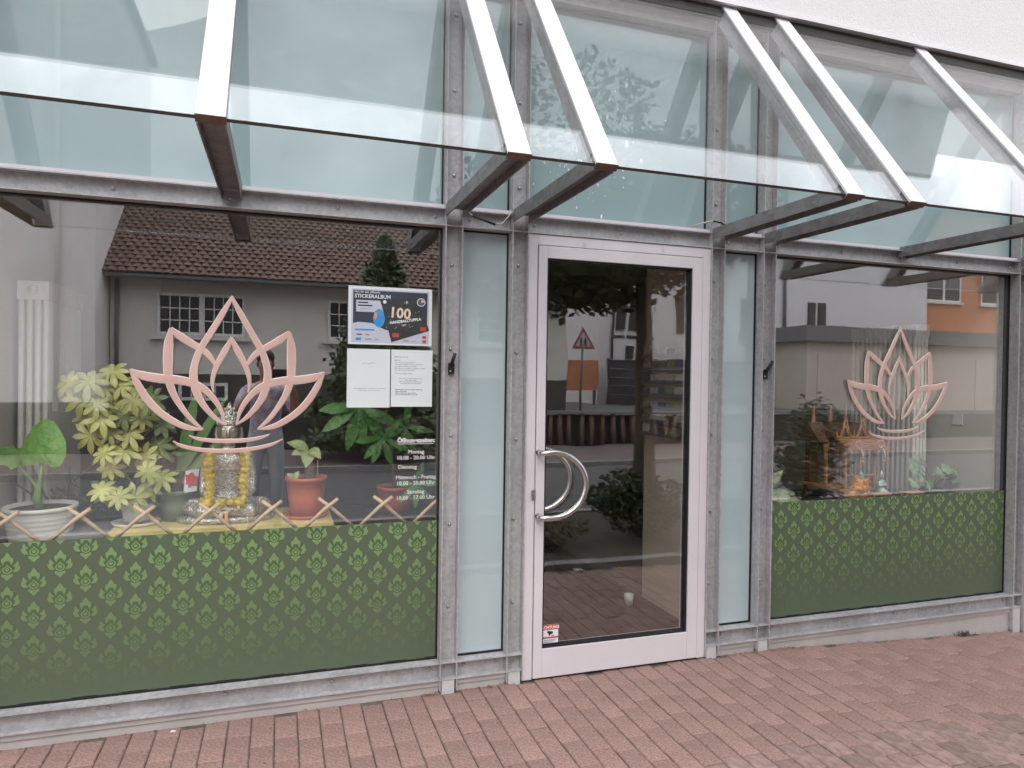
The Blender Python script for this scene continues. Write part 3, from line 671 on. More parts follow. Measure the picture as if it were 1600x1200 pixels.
lm = MB(); lm.tube([(.385, PY-.0006, 1.665), (.405, PY-.0006, 1.670), (.42, PY-.0006, 1.664), (.44, PY-.0006, 1.672), (.452, PY-.0006, 1.668)], .0016, 5); lm.build('faint_logo', 'mint', n1)
n2 = thing('paper_notice', 'white paper notice full of small print, right of the pair under the poster', 'notice', (.64, PY, 1.45))
MB().box(.529, .739, PY, PY+.0008, 1.451, 1.738).build('sheet', 'pap', n2)
for z, a, b in ((1.700, .545, .62), (1.683, .545, .575), (1.673, .548, .65), (1.663, .548, .69), (1.653, .548, .665), (1.643, .548, .70), (1.633, .548, .65), (1.617, .548, .64), (1.592, .57, .69), (1.583, .60, .665), (1.575, .57, .69), (1.566, .578, .685), (1.535, .55, .69), (1.526, .55, .61), (1.518, .55, .665), (1.510, .55, .672)):
    words(n2, a, b, z, .0042, 'grey' if z < 1.54 else 'midgrey', rr, PY)

# ------------------------------------------------------------------ left window display
MT['bamboo'] = mat('bamboo', (.50, .33, .19), (.62, .45, .29), 12, .5, stretch=(1, 1, 6))
lat = thing('bamboo_lattice', 'crossed bamboo stick edging along the bottom of the left window', 'lattice', (-.2, .13, .8))
for i, xc in enumerate((-1.12, -.845, -.585, -.31, -.03, .235, .505, .775)):
    for sgn in (-1, 1):
        pts = [(xc-sgn*.046, .128+.012*sgn, .992), (xc+sgn*.016, .128+.012*sgn, .944), (xc+sgn*.125, .128+.012*sgn, .842)]
        if sgn > 0 and xc > .7 or xc+sgn*.16 > .86: continue
        MB().tube(pts, [.0085, .0092, .009], 8).build('bamboo_stick', 'bamboo', lat, True)
MT['ycloth'] = mat('yellow_cloth', (.55, .43, .13), (.68, .56, .22), 9, .6, 0, .4, 30, bdist=.01)
yb_ = MB().box(-.765, .275, .20, .72, .805, .852)
o = yb_.build('display_platform', 'ycloth', loc=(-.245, .46, .805), bevel=.015); tag(o, 'low platform wrapped in yellow cloth under the Buddha', 'platform')
MT['greyslab'] = mat('grey_tile', (.22, .21, .23), (.30, .29, .32), 6, .5)
o = MB().box(-1.0, -.775, .22, .62, .8005, .835).build('grey_slab', 'greyslab', loc=(-.89, .4, .8), bevel=.004); tag(o, 'grey slab between the cream pot and the yellow platform', 'slab')

def pot(t, c, r0, r1, h, m, rim=.008, soil=True, n=28, ribs=0):
    prof = [(r0*.2, 0), (r0, 0), (r0+(r1-r0)*.5, h*.5)]
    if ribs: prof = [(r0*.2, 0), (r0, 0)]+[(r0+(r1-r0)*k/20+(.003 if k % 3 == 0 else 0), h*k/20*.92) for k in range(1, 20)]
    prof += [(r1, h-rim*2.5), (r1+rim*.6, h-rim*2.5), (r1+rim*.6, h), (r1-rim*.6, h), (r1-rim, h*.86), (r1*.1, h*.86)]
    MB().lathe(prof, c, n).build('pot', m, t, True)
    if soil: MB().lathe([(.001, h*.862), (r1-rim*1.2, h*.862), (r1-rim*1.2, h*.89), (.001, h*.90)], c, 20).build('soil', 'soil', t)
def saucer(t, c, r, m): MB().lathe([(r*.8, 0), (r*.95, .002), (r*1.05, .018), (r, .018), (r*.9, .006), (.001, .006)], c, 28).build('saucer', m, t, True)
MT['cream'] = mat('cream_glaze', (.72, .70, .60), (.78, .76, .66), 6, .35); MT['wpot'] = mat('white_glaze', (.70, .70, .68), None, rough=.3)
MT['gpot'] = mat('green_pot_plastic', (.17, .22, .14), (.20, .25, .165), 5, .5); MT['tpot'] = mat('terracotta_plastic', (.52, .13, .085), (.58, .155, .10), 6, .45)
def leafmat(name, a, b, sc_=10, **k):
    m = mat(name, a, b, sc_, .42, **k); bs = m.node_tree.nodes['Principled BSDF']; bs.inputs['Subsurface Weight'].default_value = 0; return m
MT['aloc'] = leafmat('alocasia_leaf', (.13, .32, .045), (.24, .46, .09), 22, bump=.8, bscale=26)
MT['sch'] = leafmat('yellow_umbrella_leaf', (.30, .33, .065), (.58, .55, .19), 14, rnd=.25)
MT['schg'] = leafmat('green_umbrella_leaf', (.045, .11, .03), (.22, .26, .06), 14)
MT['pach'] = leafmat('palmate_leaf', (.045, .15, .03), (.10, .26, .055), 8)
MT['strap'] = leafmat('strap_leaf', (.09, .20, .04), (.15, .28, .07), 8)
MT['stem'] = mat('brown_stem', (.13, .085, .05), (.24, .17, .10), 25, .8, stretch=(1, 1, 4)); MT['gstem'] = mat('green_stem', (.18, .30, .08), (.28, .40, .14), 8, .5)
SH = .801
# alocasia in the cream pot
t = thing('potted_alocasia', 'elephant-ear plant with one big leaf in ribbed cream pot', 'potted plant', (-1.075, .42, SH))
pot(t, (-1.075, .42, SH), .125, .150, .165, 'cream', ribs=1)
MB().tube([(-1.08, .42, .945), (-1.09, .41, 1.0), (-1.075, .40, 1.08), (-1.062, .395, 1.20)], [.024, .018, .010, .007], 10).build('stem', 'gstem', t, True)
MB().tube([(-1.085, .42, .96), (-1.10, .43, 1.06), (-1.16, .44, 1.14), (-1.23, .45, 1.19)], [.016, .010, .007, .006], 8).build('stem', 'gstem', t, True)
def heart(mb, c, ux, uz, L_, W_, yf, n=22):
    """heart-shaped leaf standing towards the window: veined by a folded fan of faces"""
    c = Vector(c); ux = Vector(ux).normalized(); uz = Vector(uz).normalized(); nn = ux.cross(uz)
    pts = []
    for i in range(n):
        a = 2*math.pi*i/n; q = math.sin(a); s_ = math.cos(a)
        r_ = 1-.03*abs(math.sin(a*5.5)); hx = W_*s_*(1.0-.18*q)*r_; hz = L_*(q*.62+.05)*r_
        if q < -.75: hz += L_*.28*(1-abs(s_)/.66)
        if q > .9: hz += L_*.06
        pts.append((hx, hz, -.10*W_*abs(s_)-yf*(.15 if i % 2 else 0)))
    vs = [c]+[c+ux*a+uz*b+nn*d for a, b, d in pts]+[c+ux*a*.5+uz*b*.5+nn*(.06*W_*(1 if i % 2 else -.3)) for i, (a, b, d) in enumerate(pts)]
    fs = []
    for i in range(n):
        j = (i+1) % n; fs += [(0, n+1+i, n+1+j), (n+1+i, 1+i, 1+j, n+1+j)]
    mb.add(vs, fs)
mb = MB(); heart(mb, (-1.062, .385, 1.235), (1, -.15, -.05), (.05, .2, 1), .20, .100, .1); mb.build('leaf', 'aloc', t, True)
mb = MB(); heart(mb, (-1.235, .44, 1.20), (.9, .2, -.3), (.2, .9, .45), .14, .09, .1); mb.build('leaf', 'aloc', t, True)
# dry grass plant behind
MT['dry'] = mat('dry_grass', (.10, .085, .05), (.20, .16, .09), 10, .8)
t = thing('dry_grass_plant', 'thin brown grassy plant behind the cream pot, in front of the radiator', 'plant', (-.98, .66, SH)); mb = MB()
for i in range(60):
    a = rr.uniform(0, 6.28); L_ = rr.uniform(.2, .42); mb.leaf((-.98+rr.uniform(-.12, .16), .66+rr.uniform(-.05, .05), SH+.05), (math.cos(a)*.9, math.sin(a)*.3, rr.uniform(.5, 1.2)), (-math.cos(a), -.5, .6), L_, .005, .6, .3, 5)
mb.build('grass_blades', 'dry', t, kind='stuff'); pot(t, (-.98, .66, SH), .07, .09, .10, 'gpot')
# schefflera
t = thing('potted_umbrella_plant', 'tall yellow-leaved umbrella plant in white pot on saucer', 'potted plant', (-.668, .42, .853))
pot(t, (-.668, .42, .871), .055, .068, .085, 'wpot'); saucer(t, (-.668, .42, .8525), .105, 'cream')
MB().tube([(-.668, .42, .94), (-.66, .43, 1.1), (-.675, .43, 1.25), (-.70, .43, 1.40), (-.74, .43, 1.52)], [.009, .008, .007, .006, .004], 8).build('stem', 'stem', t, True)
cl = [(-.955, 1.545), (-.86, 1.555), (-.775, 1.60), (-.80, 1.525), (-.73, 1.535), (-.905, 1.47), (-.82, 1.45), (-.735, 1.46), (-.66, 1.47), (-.60, 1.455), (-.88, 1.385), (-.80, 1.38), (-.72, 1.39), (-.64, 1.38), (-.56, 1.35), (-.85, 1.30), (-.77, 1.31), (-.69, 1.30), (-.79, 1.215), (-.71, 1.225), (-.775, 1.14), (-.63, 1.19), (-.57, 1.24), (-.60, 1.13), (-.80, 1.04), (-.72, 1.01), (-.60, 1.03), (-.55, 1.08), (-.66, 1.0)]
cl = cl+[(x_+rr.uniform(-.03, .05), z_+rr.uniform(-.05, .03)) for x_, z_ in cl[4::2]]
for i, (x, z) in enumerate(cl):
    mb = MB(); y = .42-rr.uniform(.0, .13)+(.12 if i > 28 else 0); nrm_ = Vector((rr.uniform(-.35, .35), -1, rr.uniform(.2, .9))).normalized()
    c = Vector((x, y, z)); s_ = nrm_.orthogonal().normalized(); b_ = nrm_.cross(s_); a0 = rr.uniform(0, 1)
    L_ = rr.uniform(.062, .085)*(1.15 if i < 3 else 1)
    for k in range(8):
        a = a0+k*2*math.pi/8; d = s_*math.cos(a)+b_*math.sin(a)
        mb.leaf(c, d+nrm_*.15, nrm_, L_*rr.uniform(.85, 1.1), L_*.19, rr.uniform(.25, .6), .25, 5, .62)
    mb.build('leaf', 'schg' if i in (9, 14, 22, 12) or i > 28 else 'sch', t, True)
    mb = MB().tube([(-.672, .43, max(.96, z-.10)), ((x-.67)/2, (y+.43)/2, z-.03), (x, y+.004, z)], .0025, 5); mb.build('leaf_stalk', 'gstem', t, True)
# amaryllis
t = thing('potted_amaryllis', 'green pot with broad strap leaves and red flower picture card', 'potted plant', (-.49, .5, .853))
pot(t, (-.49, .5, .853), .075, .088, .155, 'gpot'); MB().ell((-.50, .5, 1.02), (.035, .035, .05)).build('bulb', 'stem', t, True)
for d, n_, L_ in (((.45, -.05, 1), (-.6, -1, .2), .52), ((.20, .0, 1), (.2, -1, .1), .50), ((.75, -.05, .8), (-.4, -1, .3), .42)):
    mb = MB(); mb.leaf((-.50, .49, 1.03), d, n_, L_, .030, .12, .2, 8, .55); mb.build('leaf', 'strap', t, True)
MB().add([(-.455, .415, 1.0), (-.395, .43, 1.005), (-.385, .435, 1.115), (-.447, .42, 1.11), (-.455, .417, 1.0), (-.395, .432, 1.005), (-.385, .437, 1.115), (-.447, .422, 1.11)], [(0, 1, 2, 3), (7, 6, 5, 4), (0, 4, 5, 1), (1, 5, 6, 2), (2, 6, 7, 3), (3, 7, 4, 0)]).build('picture_card', 'pap', t)
fm = MB()
for k in range(6):
    a = k*math.pi/3+.3; fm.leaf((-.425, .4215, 1.062), (math.cos(a), .12*math.cos(a), math.sin(a)), (0, -1, 0), .042, .015, .02, .05, 5, .5)
fm.build('printed_flower', 'red', t)
# red pot with cut trunk plant
t = thing('potted_stump_plant', 'small stump plant with curled pale leaves in terracotta-red pot', 'potted plant', (.14, .42, .853))
pot(t, (.14, .42, .860), .082, .104, .205, 'tpot', rim=.007); saucer(t, (.14, .42, .8525), .112, 'tpot')
MB().tube([(.155, .42, 1.03), (.158, .42, 1.10), (.155, .42, 1.17), (.15, .42, 1.205)], [.033, .027, .022, .018], 12).build('trunk', 'stem', t, True)
MB().tube([(.195, .40, 1.04), (.197, .39, 1.21)], .0035, 6).build('support_stick', 'bamboo', t, True)
MT['pale'] = leafmat('pale_curled_leaf', (.42, .44, .22), (.30, .36, .14), 20)
for b_, d, L_, W_ in (((.15, .41, 1.20), (-.7, -.3, .55), .11, .03), ((.15, .40, 1.20), (-.1, -.6, -.3), .09, .035), ((.155, .40, 1.21), (.3, -.5, -.1), .08, .03), ((.14, .41, 1.20), (-.5, -.5, .1), .08, .028), ((.08, .39, 1.05), (-.5, -.3, .7), .05, .018), ((.075, .39, 1.05), (.3, -.3, .8), .05, .016)):
    mb = MB(); mb.leaf(b_, d, (0, -.8, .6), L_, W_, .5, .4, 6, .5); mb.build('leaf', 'pale', t, True)
# pachira
t = thing('potted_money_tree', 'money tree with big hand-shaped green leaves in red pot, right of the left window', 'potted plant', (.66, .70, SH))
pot(t, (.66, .72, SH), .085, .105, .15, 'tpot')
MB().tube([(.66, .72, .92), (.64, .72, 1.15), (.60, .72, 1.4)], [.014, .011, .007], 8).build('trunk', 'stem', t, True)
pl = [((.425, .56, 1.425), .24, .033, [(-1, 0), (-.85, -.5), (-.3, -1), (.1, -1), (.65, -.8), (.5, -.2)]), ((.55, .50, 1.255), .17, .021, [(-1, -.05), (-.75, -.75), (-.45, -1), (.35, -1), (.85, -.35), (.3, .4)]), ((.69, .55, 1.31), .16, .022, [(-1, .55), (-.9, -.35), (.05, 1), (1, -.1), (-.3, -1), (.35, -1)]), ((.735, .46, 1.00), .14, .019, [(-1, .1), (-.7, -.7), (-.05, -1), (.7, -.8), (.9, .05), (.2, .8)])]
for c, L_, W_, ds in pl:
    mb = MB()
    for a, b in ds: mb.leaf(c, (a, -.35, b), (0, -1, .35), L_*rr.uniform(.85, 1.05), W_, .18, .22, 7, .58)
    mb.build('leaf', 'pach', t, True)
    MB().tube([(.64, .72, max(.95, c[2]-.15)), (c[0]*.5+.32, c[1]*.5+.34, c[2]-.02), c], .004, 6).build('leaf_stalk', 'gstem', t, True)

# Buddha statue
MT['silver'] = mat('aged_silver', (.30, .275, .225), (.80, .77, .70), 60, .27, .75, .9, 85, bdist=.009)
MT['silverp'] = mat('polished_aged_silver', (.45, .42, .33), (.66, .62, .50), 14, .28, .75, .15, 40, bdist=.006)
BX, BY = -.245, .44
bu = thing('buddha_statue', 'seated silver Buddha statue on the yellow platform', 'statue', (BX, BY, .853))
b = MB()
b.lathe([(.06, .0), (.235, .0), (.24, .018), (.235, .03), (.02, .03)], (BX-.01, BY, .853), 32, 1, .6)
b.build('base_plate', 'silver', bu, True)
b = MB()
b.ell((BX-.01, BY-.01, .920), (.215, .125, .058), 20, 12)
for s_ in (-1, 1):
    b.tube([(BX+s_*.05, BY-.01, .93), (BX+s_*.17, BY-.05, .925), (BX+s_*.12, BY-.11, .915), (BX-s_*.04, BY-.12, .925)], [.05, .048, .036, .028], 12)
    b.tube([(BX+s_*.082, BY, 1.185), (BX+s_*.108, BY-.01, 1.10), (BX+s_*.112, BY-.04, 1.01), (BX+s_*.07, BY-.10, .965), (BX+s_*.02, BY-.11, .96)], [.030, .029, .026, .022, .020], 12)
b.lathe([(.03, 0), (.085, .02), (.072, .10), (.084, .19), (.098, .25), (.088, .285), (.042, .305), (.033, .34), (.03, .35)], (BX, BY, .905), 24, 1, .66)
o = b.build('body', 'silver', bu, True); rm = o.modifiers.new('remesh', 'REMESH'); rm.mode = 'VOXEL'; rm.voxel_size = .006; rm.use_smooth_shade = True
b = MB(); b.ell((BX, BY-.01, 1.305), (.056, .060, .075), 20, 14); b.ell((BX, BY-.066, 1.30), (.010, .014, .022)); b.ell((BX, BY-.058, 1.262), (.018, .012, .006))
for s_ in (-1, 1):
    b.ell((BX+s_*.022, BY-.056, 1.316), (.014, .010, .006)); b.tube([(BX+s_*.057, BY, 1.33), (BX+s_*.062, BY, 1.29), (BX+s_*.056, BY, 1.245)], [.008, .010, .009], 8)
    b.tube([(BX+s_*.006, BY-.064, 1.328), (BX+s_*.024, BY-.060, 1.336), (BX+s_*.04, BY-.044, 1.328)], .003, 6)
o = b.build('head', 'silverp', bu, True); rm = o.modifiers.new('remesh', 'REMESH'); rm.mode = 'VOXEL'; rm.voxel_size = .004; rm.use_smooth_shade = True
b = MB(); b.lathe([(.058, 0), (.064, .01), (.058, .02), (.052, .045), (.036, .065), (.026, .085), (.014, .105), (.003, .125)], (BX, BY-.005, 1.335), 24)
for k in range(4):
    rz_, zz = (.058, .050, .036, .024)[k], 1.35+.024*k
    for j in range(16-3*k):
        a = 2*math.pi*j/(16-3*k); b.ell((BX+rz_*math.cos(a), BY-.005+rz_*math.sin(a), zz), (.007, .007, .010), 6, 4)
b.build('crown', 'silver', bu, True)
MT['mari'] = mat('yellow_marigold', (.72, .50, .01), (.88, .68, .04), 60, .7, 0, 1.0, 120, bdist=.01); MT['mario'] = mat('orange_marigold', (.82, .30, .005), (.92, .46, .02), 60, .7, 0, 1.0, 120, bdist=.01)
ga = thing('marigold_garland', 'yellow marigold garland round the neck of the Buddha', 'garland', (BX, .33, .95))
def bloom(c, r_, parent, m):
    mb = MB()
    for k in range(26):
        d = Vector((rr.gauss(0, 1), rr.gauss(0, 1), rr.gauss(0, .75))).normalized(); s_ = d.orthogonal().normalized()
        mb.leaf(Vector(c)+d*r_*.35, d+s_*rr.uniform(-.4, .4), s_, r_*.75, r_*.28, .3, .3, 3, .65)
    mb.ell(c, (r_*.7, r_*.7, r_*.55), 10, 6); mb.build('marigold', m, parent, True)
for s_ in (-1, 1):
    for k in range(8): bloom((BX+s_*(.082+.006*math.sin(k*.8)), .335-.006*k*.5, 1.205-.028*k), .034 if k < 7 else .03, ga, 'mari')
for k, (dx, z, r_) in enumerate(((-.085, .965, .042), (-.035, .96, .038), (.02, .965, .030), (.062, .965, .040))): bloom((BX+dx, .285, z), r_, ga, 'mari')
MT['pinkw'] = mat('pink_white_flowers', (.70, .45, .45), (.75, .72, .70), 60, .7, 0, .6, 120)
gb = thing('small_garland', 'small pink and white flower garland on the Buddha lap', 'garland', (-.255, .29, .86))
tm = MB()
for k in range(14):
    a = 2*math.pi*k/14; tm.ell((-.258+.026*math.cos(a), .285, .925+.010*math.sin(a)), (.009, .009, .008), 6, 4)
tm.build('flower_ring', 'pinkw', gb, True); MB().tube([(-.268, .28, .915), (-.27, .275, .885), (-.272, .272, .868)], [.007, .009, .01], 6).build('tassel', 'pinkw', gb, True); MB().tube([(-.245, .28, .915), (-.243, .275, .885), (-.243, .272, .868)], [.007, .009, .01], 6).build('tassel', 'mario', gb, True)

# radiators
MT['rad'] = mat('cream_radiator_enamel', (.84, .82, .74), (.87, .85, .77), 3, .4)
def radiator(label, xw, ys, n, dy, wall):
    t = thing('column_radiator', label, 'radiator', (xw, ys, .1), 'tall column radiators')
    for i in range(n):
        y = ys+i*dy; mb = MB()
        xs_ = [xw-.054, xw-.018, xw+.018, xw+.054]
        for x in xs_: mb.tube([(x, y, .16), (x, y, 2.02)], .0135, 8)
        mb.box(xw-.07, xw+.07, y-dy*.42, y+dy*.42, 1.96, 2.055).box(xw-.07, xw+.07, y-dy*.42, y+dy*.42, .10, .18)
        mb.build('column', 'rad', t, bevel=.012)
    MB().tube([(xw, ys-dy*.42, 2.01), (xw, ys-dy*.42-.012, 2.01)], .024, 14).build('end_plug', 'rad', t, True)
    for z in (.5, 1.6): MB().box(*sorted((xw+(.068 if wall > xw else -.068), wall)), ys+n*dy*.5-.02, ys+n*dy*.5+.02, z, z+.04).build('bracket', 'rad', t)
radiator('tall cream column radiator behind the elephant-ear plant, left', -1.172, .64, 14, .046, -1.263)
radiator('tall cream column radiator behind the right lotus emblem', 4.635, .62, 14, .046, 4.813)
o = MB().box(4.80, 4.8115, .40, .48, 1.30, 1.38).build('light_switch', 'white', loc=(4.81, .44, 1.34), bevel=.003); tag(o, 'white light switch on the beige wall beside the right radiator', 'switch')

# brochure rack on the partition beside the door
MT['wire'] = mat('rack_wire', (.35, .34, .33), None, rough=.4, metal=.6)
rk_ = thing('brochure_rack', 'wall rack full of flyers behind the door glass', 'rack', (2.5, .7, 1.2))
RX = 2.495; cols_ = [mat('flyer_%d' % i, c, None, rough=.5) for i, c in enumerate([(.55, .55, .53), (.07, .075, .08), (.13, .16, .22), (.30, .33, .16), (.45, .41, .35), (.28, .15, .13), (.20, .21, .21), (.6, .58, .52), (.68, .68, .66)])]
for r_ in range(7):
    z = 1.22+r_*.09
    MB().box(RX-.045, RX-.043, .45, 1.0, z, z+.02).box(RX-.045, RX, .45, 1.0, z-.004, z).build('rack_shelf', 'wire', rk_)
    for k in range(5):
        y = .47+k*.105; h = rr.uniform(.05, .075)
        MB().box(RX-.04, RX-.012, y, y+.085, z+.001, z+h).build('flyer', rr.choice(cols_), rk_)
o = MB().lathe([(.028, 0), (.034, .07), (.031, .07), (.026, .004), (.001, .004)], (2.33, .9, .033), 16).build('paper_cup', 'white', loc=(2.33, .9, .033), smooth=True); tag(o, 'small white cup on the dark floor inside the door', 'cup')

# ------------------------------------------------------------------ right window display
SR = .762
MT['teak'] = mat('teak_wood', (.42, .19, .075), (.58, .30, .13), 10, .55, stretch=(1, 1, 5)); MT['teakd'] = mat('dark_teak_wood', (.12, .05, .028), (.18, .08, .042), 12, .6)
sh = thing('spirit_house', 'small carved wooden Thai spirit house in the right window', 'spirit house', (3.85, .6, SR))
X0, X1, Y0, Y1 = 3.76, 4.02, .44, .62
MB().box(3.70, X1+.04, Y0-.02, .80, .84, .862).build('platform', 'teak', sh, bevel=.003)
for x in (3.72, 3.86, 4.03):
    for y in (Y0, .78): MB().box(x-.009, x+.009, y-.009, y+.009, SR, .84).build('leg', 'teakd', sh)
for x in (X0, 3.89, X1):
    for y in (Y0, Y1): MB().box(x-.008, x+.008, y-.008, y+.008, .8625, 1.135).build('column', 'teak', sh)
for x in (3.73, 3.82):
    for y in (.66, .78): MB().box(x-.008, x+.008, y-.008, y+.008, .8625, 1.16).build('column', 'teakd', sh)
for x0, x1 in ((X0, 3.84), (3.94, X1)):
    MB().box(x0, x1, Y0-.006, Y0+.006, .948, .958).build('handrail', 'teak', sh)
    for k in range(3): MB().lathe([(.004, 0), (.007, .02), (.004, .04), (.007, .06), (.004, .085)], (x0+.02+k*.022, Y0, .8625), 8).build('baluster', 'teakd', sh, True)
def gable(x, y, z, w_, h_, m='teak'):
    mb = MB()
    for s_ in (-1, 1):
        mb.tube([(x+s_*w_*1.25, y, z+h_*.38), (x+s_*w_*1.22, y, z+h_*.16), (x+s_*w_*1.0, y, z), (x+s_*w_*.62, y, z+h_*.16), (x+s_*w_*.30, y, z+h_*.52), (x+s_*.004, y, z+h_*.98)], [.0015, .006, .009, .009, .008, .006], 6)
        mb.tube([(x+s_*w_*.75, y+.004, z+h_*.02), (x+s_*w_*.4, y+.004, z+h_*.22), (x, y+.004, z+h_*.62)], [.004, .007, .006], 6)
    mb.tube([(x, y, z+h_*.9), (x, y, z+h_*1.15), (x, y, z+h_*1.6)], [.009, .007, .0015], 6); mb.build('gable', m, sh, True)
mb = MB(); 
for k in range(7):
    z = 1.135+k*.0125; y = Y0-.07+k*.018; mb.box(X0-.035, X1+.06, y, y+.03, z, z+.009)
mb.build('porch_roof', 'teak', sh)
MB().box(X0-.03, X1+.055, Y0-.01, Y0+.14, 1.128, 1.1345).build('eave_board', 'teak', sh)
gable(3.815, .50, 1.205, .062, .155); gable(3.965, .50, 1.205, .062, .155)
for xa in (3.815, 3.965): MB().prism([(xa-.05, 1.21), (xa+.05, 1.21), (xa, 1.315)], .512, .80).build('roof_ridge', 'teakd', sh)
MB().prism([(.60, 1.17), (.86, 1.17), (.74, 1.31), (.72, 1.31)], 3.68, 3.99, 'x').build('main_roof', 'teakd', sh)
for x in (3.715, 3.87): 
    MB().prism([(x-.016, 1.30), (x+.016, 1.315), (x+.012, 1.345), (x+.002, 1.44), (x-.002, 1.44), (x-.012, 1.345)], .70, .715).build('finial', 'teak', sh)
MB().box(3.72, 3.98, .74, .76, .8625, 1.169).build('back_panel', 'teakd', sh)
for x in (3.72, 3.83): MB().prism([(x, 1.15), (x+.05, 1.168), (x+.012, 1.05)], .60, .61).build('bracket', 'teak', sh)
for x, nm in ((3.79, 'left'), (3.985, 'right')):
    t = thing('flower_garland', 'pink flower garland hanging on the spirit house roof, %s of the two' % nm, 'garland', (x, .36, 1.1), 'garlands on the spirit house'); mb = MB()
    for k in range(12):
        a = 2*math.pi*k/12; mb.ell((x+.026*math.cos(a), .355, 1.175+.024*math.sin(a)), (.009, .009, .009), 6, 4)
    mb.build('flower_ring', mat('pink_flowers_'+nm, (.60, .22, .24), (.70, .45, .45), 60, .7), t, True)
    MB().tube([(x+.02, .352, 1.15), (x+.032, .35, 1.11), (x+.034, .35, 1.07)], [.006, .008, .01], 6).build('tassel', 'pinkw', t, True)
    MB().tube([(x+.034, .35, 1.069), (x+.035, .35, 1.045)], [.009, .006], 6).build('tassel_tip', 'mario', t, True)
MT['jade'] = mat('jade_silver', (.25, .36, .32), (.60, .64, .58), 50, .35, .5, .6, 80, bdist=.01)
for x, nm, lean in ((3.86, 'nearer the marigolds', -.02), (4.02, 'seated farther right', 0)):
    t = thing('figurine', 'small jade and silver kneeling figurine by the spirit house, '+nm, 'figurine', (x, .37, SR), 'figurines before the spirit house'); mb = MB()
    zb = .815
    mb.ell((x+.012, .38, zb+.02), (.048, .04, .028), 14, 8); mb.tube([(x, .385, zb+.02), (x+lean*.4, .385, zb+.08), (x+lean, .385, zb+.112)], [.032, .024, .014], 10)
    mb.ell((x+lean, .38, zb+.132), (.017, .018, .021), 10, 8)
    for s_ in (-1, 1): mb.tube([(x+lean*.8+s_*.02, .38, zb+.10), (x+s_*.034, .365, zb+.065), (x+s_*.008, .35, zb+.075)], [.011, .009, .007], 8)
    o = mb.build('body', 'jade', t, True); rm = o.modifiers.new('remesh', 'REMESH'); rm.mode = 'VOXEL'; rm.voxel_size = .004; rm.use_smooth_shade = True
    MB().lathe([(.016, 0), (.014, .012), (.005, .024), (.002, .034)], (x+lean, .38, zb+.142), 10).build('crown', 'jade', t, True)
    MB().box(x-.06, x+.07, .33, .43, SR+.001, zb).build('stand', 'teakd', t, bevel=.003)
t = thing('marigold_bunch', 'bright orange marigold bunch in the right window', 'flowers', (3.72, .28, SR))
for k, (dx, dz, r_) in enumerate(((0, .12, .05), (.055, .13, .045), (.03, .165, .045), (-.045, .10, .045), (.075, .17, .035), (-.02, .075, .045), (.035, .085, .045))): bloom((3.70+dx, .27+.01*(k % 3), SR+dz), r_, t, 'mario')
for x, nm in ((4.22, 'right of the figurines'), (3.93, 'in front of the figurines')):
    t = thing('offering_table', 'tiny carved wooden table '+nm, 'table', (x, .3, SR), 'offering tables')
    MB().box(x-.075, x+.075, .27, .34, SR+.075, SR+.085).build('top', 'teak', t, bevel=.002)
    for s_ in (-1, 1):
        MB().box(x+s_*.065-.006, x+s_*.065+.006, .28, .29, SR+.001, SR+.0745).build('leg', 'teak', t); MB().box(x+s_*.065-.006, x+s_*.065+.006, .32, .33, SR+.001, SR+.0745).build('leg', 'teak', t)
MT['calad'] = leafmat('caladium_leaf', (.07, .16, .06), (.42, .52, .36), 26)
t = thing('caladium_plant', 'pale veined caladium plant at the right of the right window', 'potted plant', (4.6, .42, SR))
pot(t, (4.58, .45, SR), .07, .085, .075, 'gpot')
for x, z, a in ((4.42, 1.01, 0), (4.50, 1.03, .4), (4.36, .97, -.5), (4.55, .955, .2), (4.62, .925, 0), (4.70, .95, -.3), (4.73, .93, .3), (4.86, .99, .6), (4.50, .87, 0), (4.45, .92, .8), (4.30, .89, -.2), (4.63, .98, -.6), (4.78, .90, .5)):
    y = .40+rr.uniform(-.06, .08); mb = MB(); heart(mb, (x, y, z), (1, rr.uniform(-.4, .4), rr.uniform(-.5, .3)), (rr.uniform(-.5, .5), rr.uniform(.2, .9), .8), .085, .05, .1, 14); mb.build('leaf', 'calad', t, True)
    MB().tube([(4.58, .45, SR+.06), ((x+4.58)/2, (y+.45)/2, z*.6+.35), (x, y, z)], .0022, 5).build('leaf_stalk', 'stem', t, True)
MT['dief'] = leafmat('variegated_leaf', (.04, .10, .03), (.40, .42, .22), 11)
t = thing('dieffenbachia_plant', 'dark green plant with cream-edged leaves at the left of the right window', 'potted plant', (3.0, .40, SR))
pot(t, (2.98, .45, SR), .075, .09, .09, 'gpot')
for b_, d, L_, W_ in (((3.02, .40, .86), (.75, -.1, .75), .24, .035), ((3.0, .38, .86), (1, -.2, .08), .27, .032), ((3.0, .36, .85), (1, -.3, -.1), .33, .03), ((2.98, .42, .88), (.2, -.1, 1), .36, .04), ((2.96, .42, .9), (-.3, -.1, 1), .30, .04), ((3.0, .44, .9), (.5, .2, .9), .26, .04), ((2.98, .40, .90), (.4, -.3, .9), .22, .035)):
    mb = MB(); mb.leaf(b_, d, (-.3, -.8, .6), L_, W_, .15, .3, 7, .45); mb.build('leaf', 'dief', t, True)
MB().tube([(2.98, .45, SR+.07), (2.99, .42, .95)], [.012, .008], 8).build('stem', 'gstem', t, True)
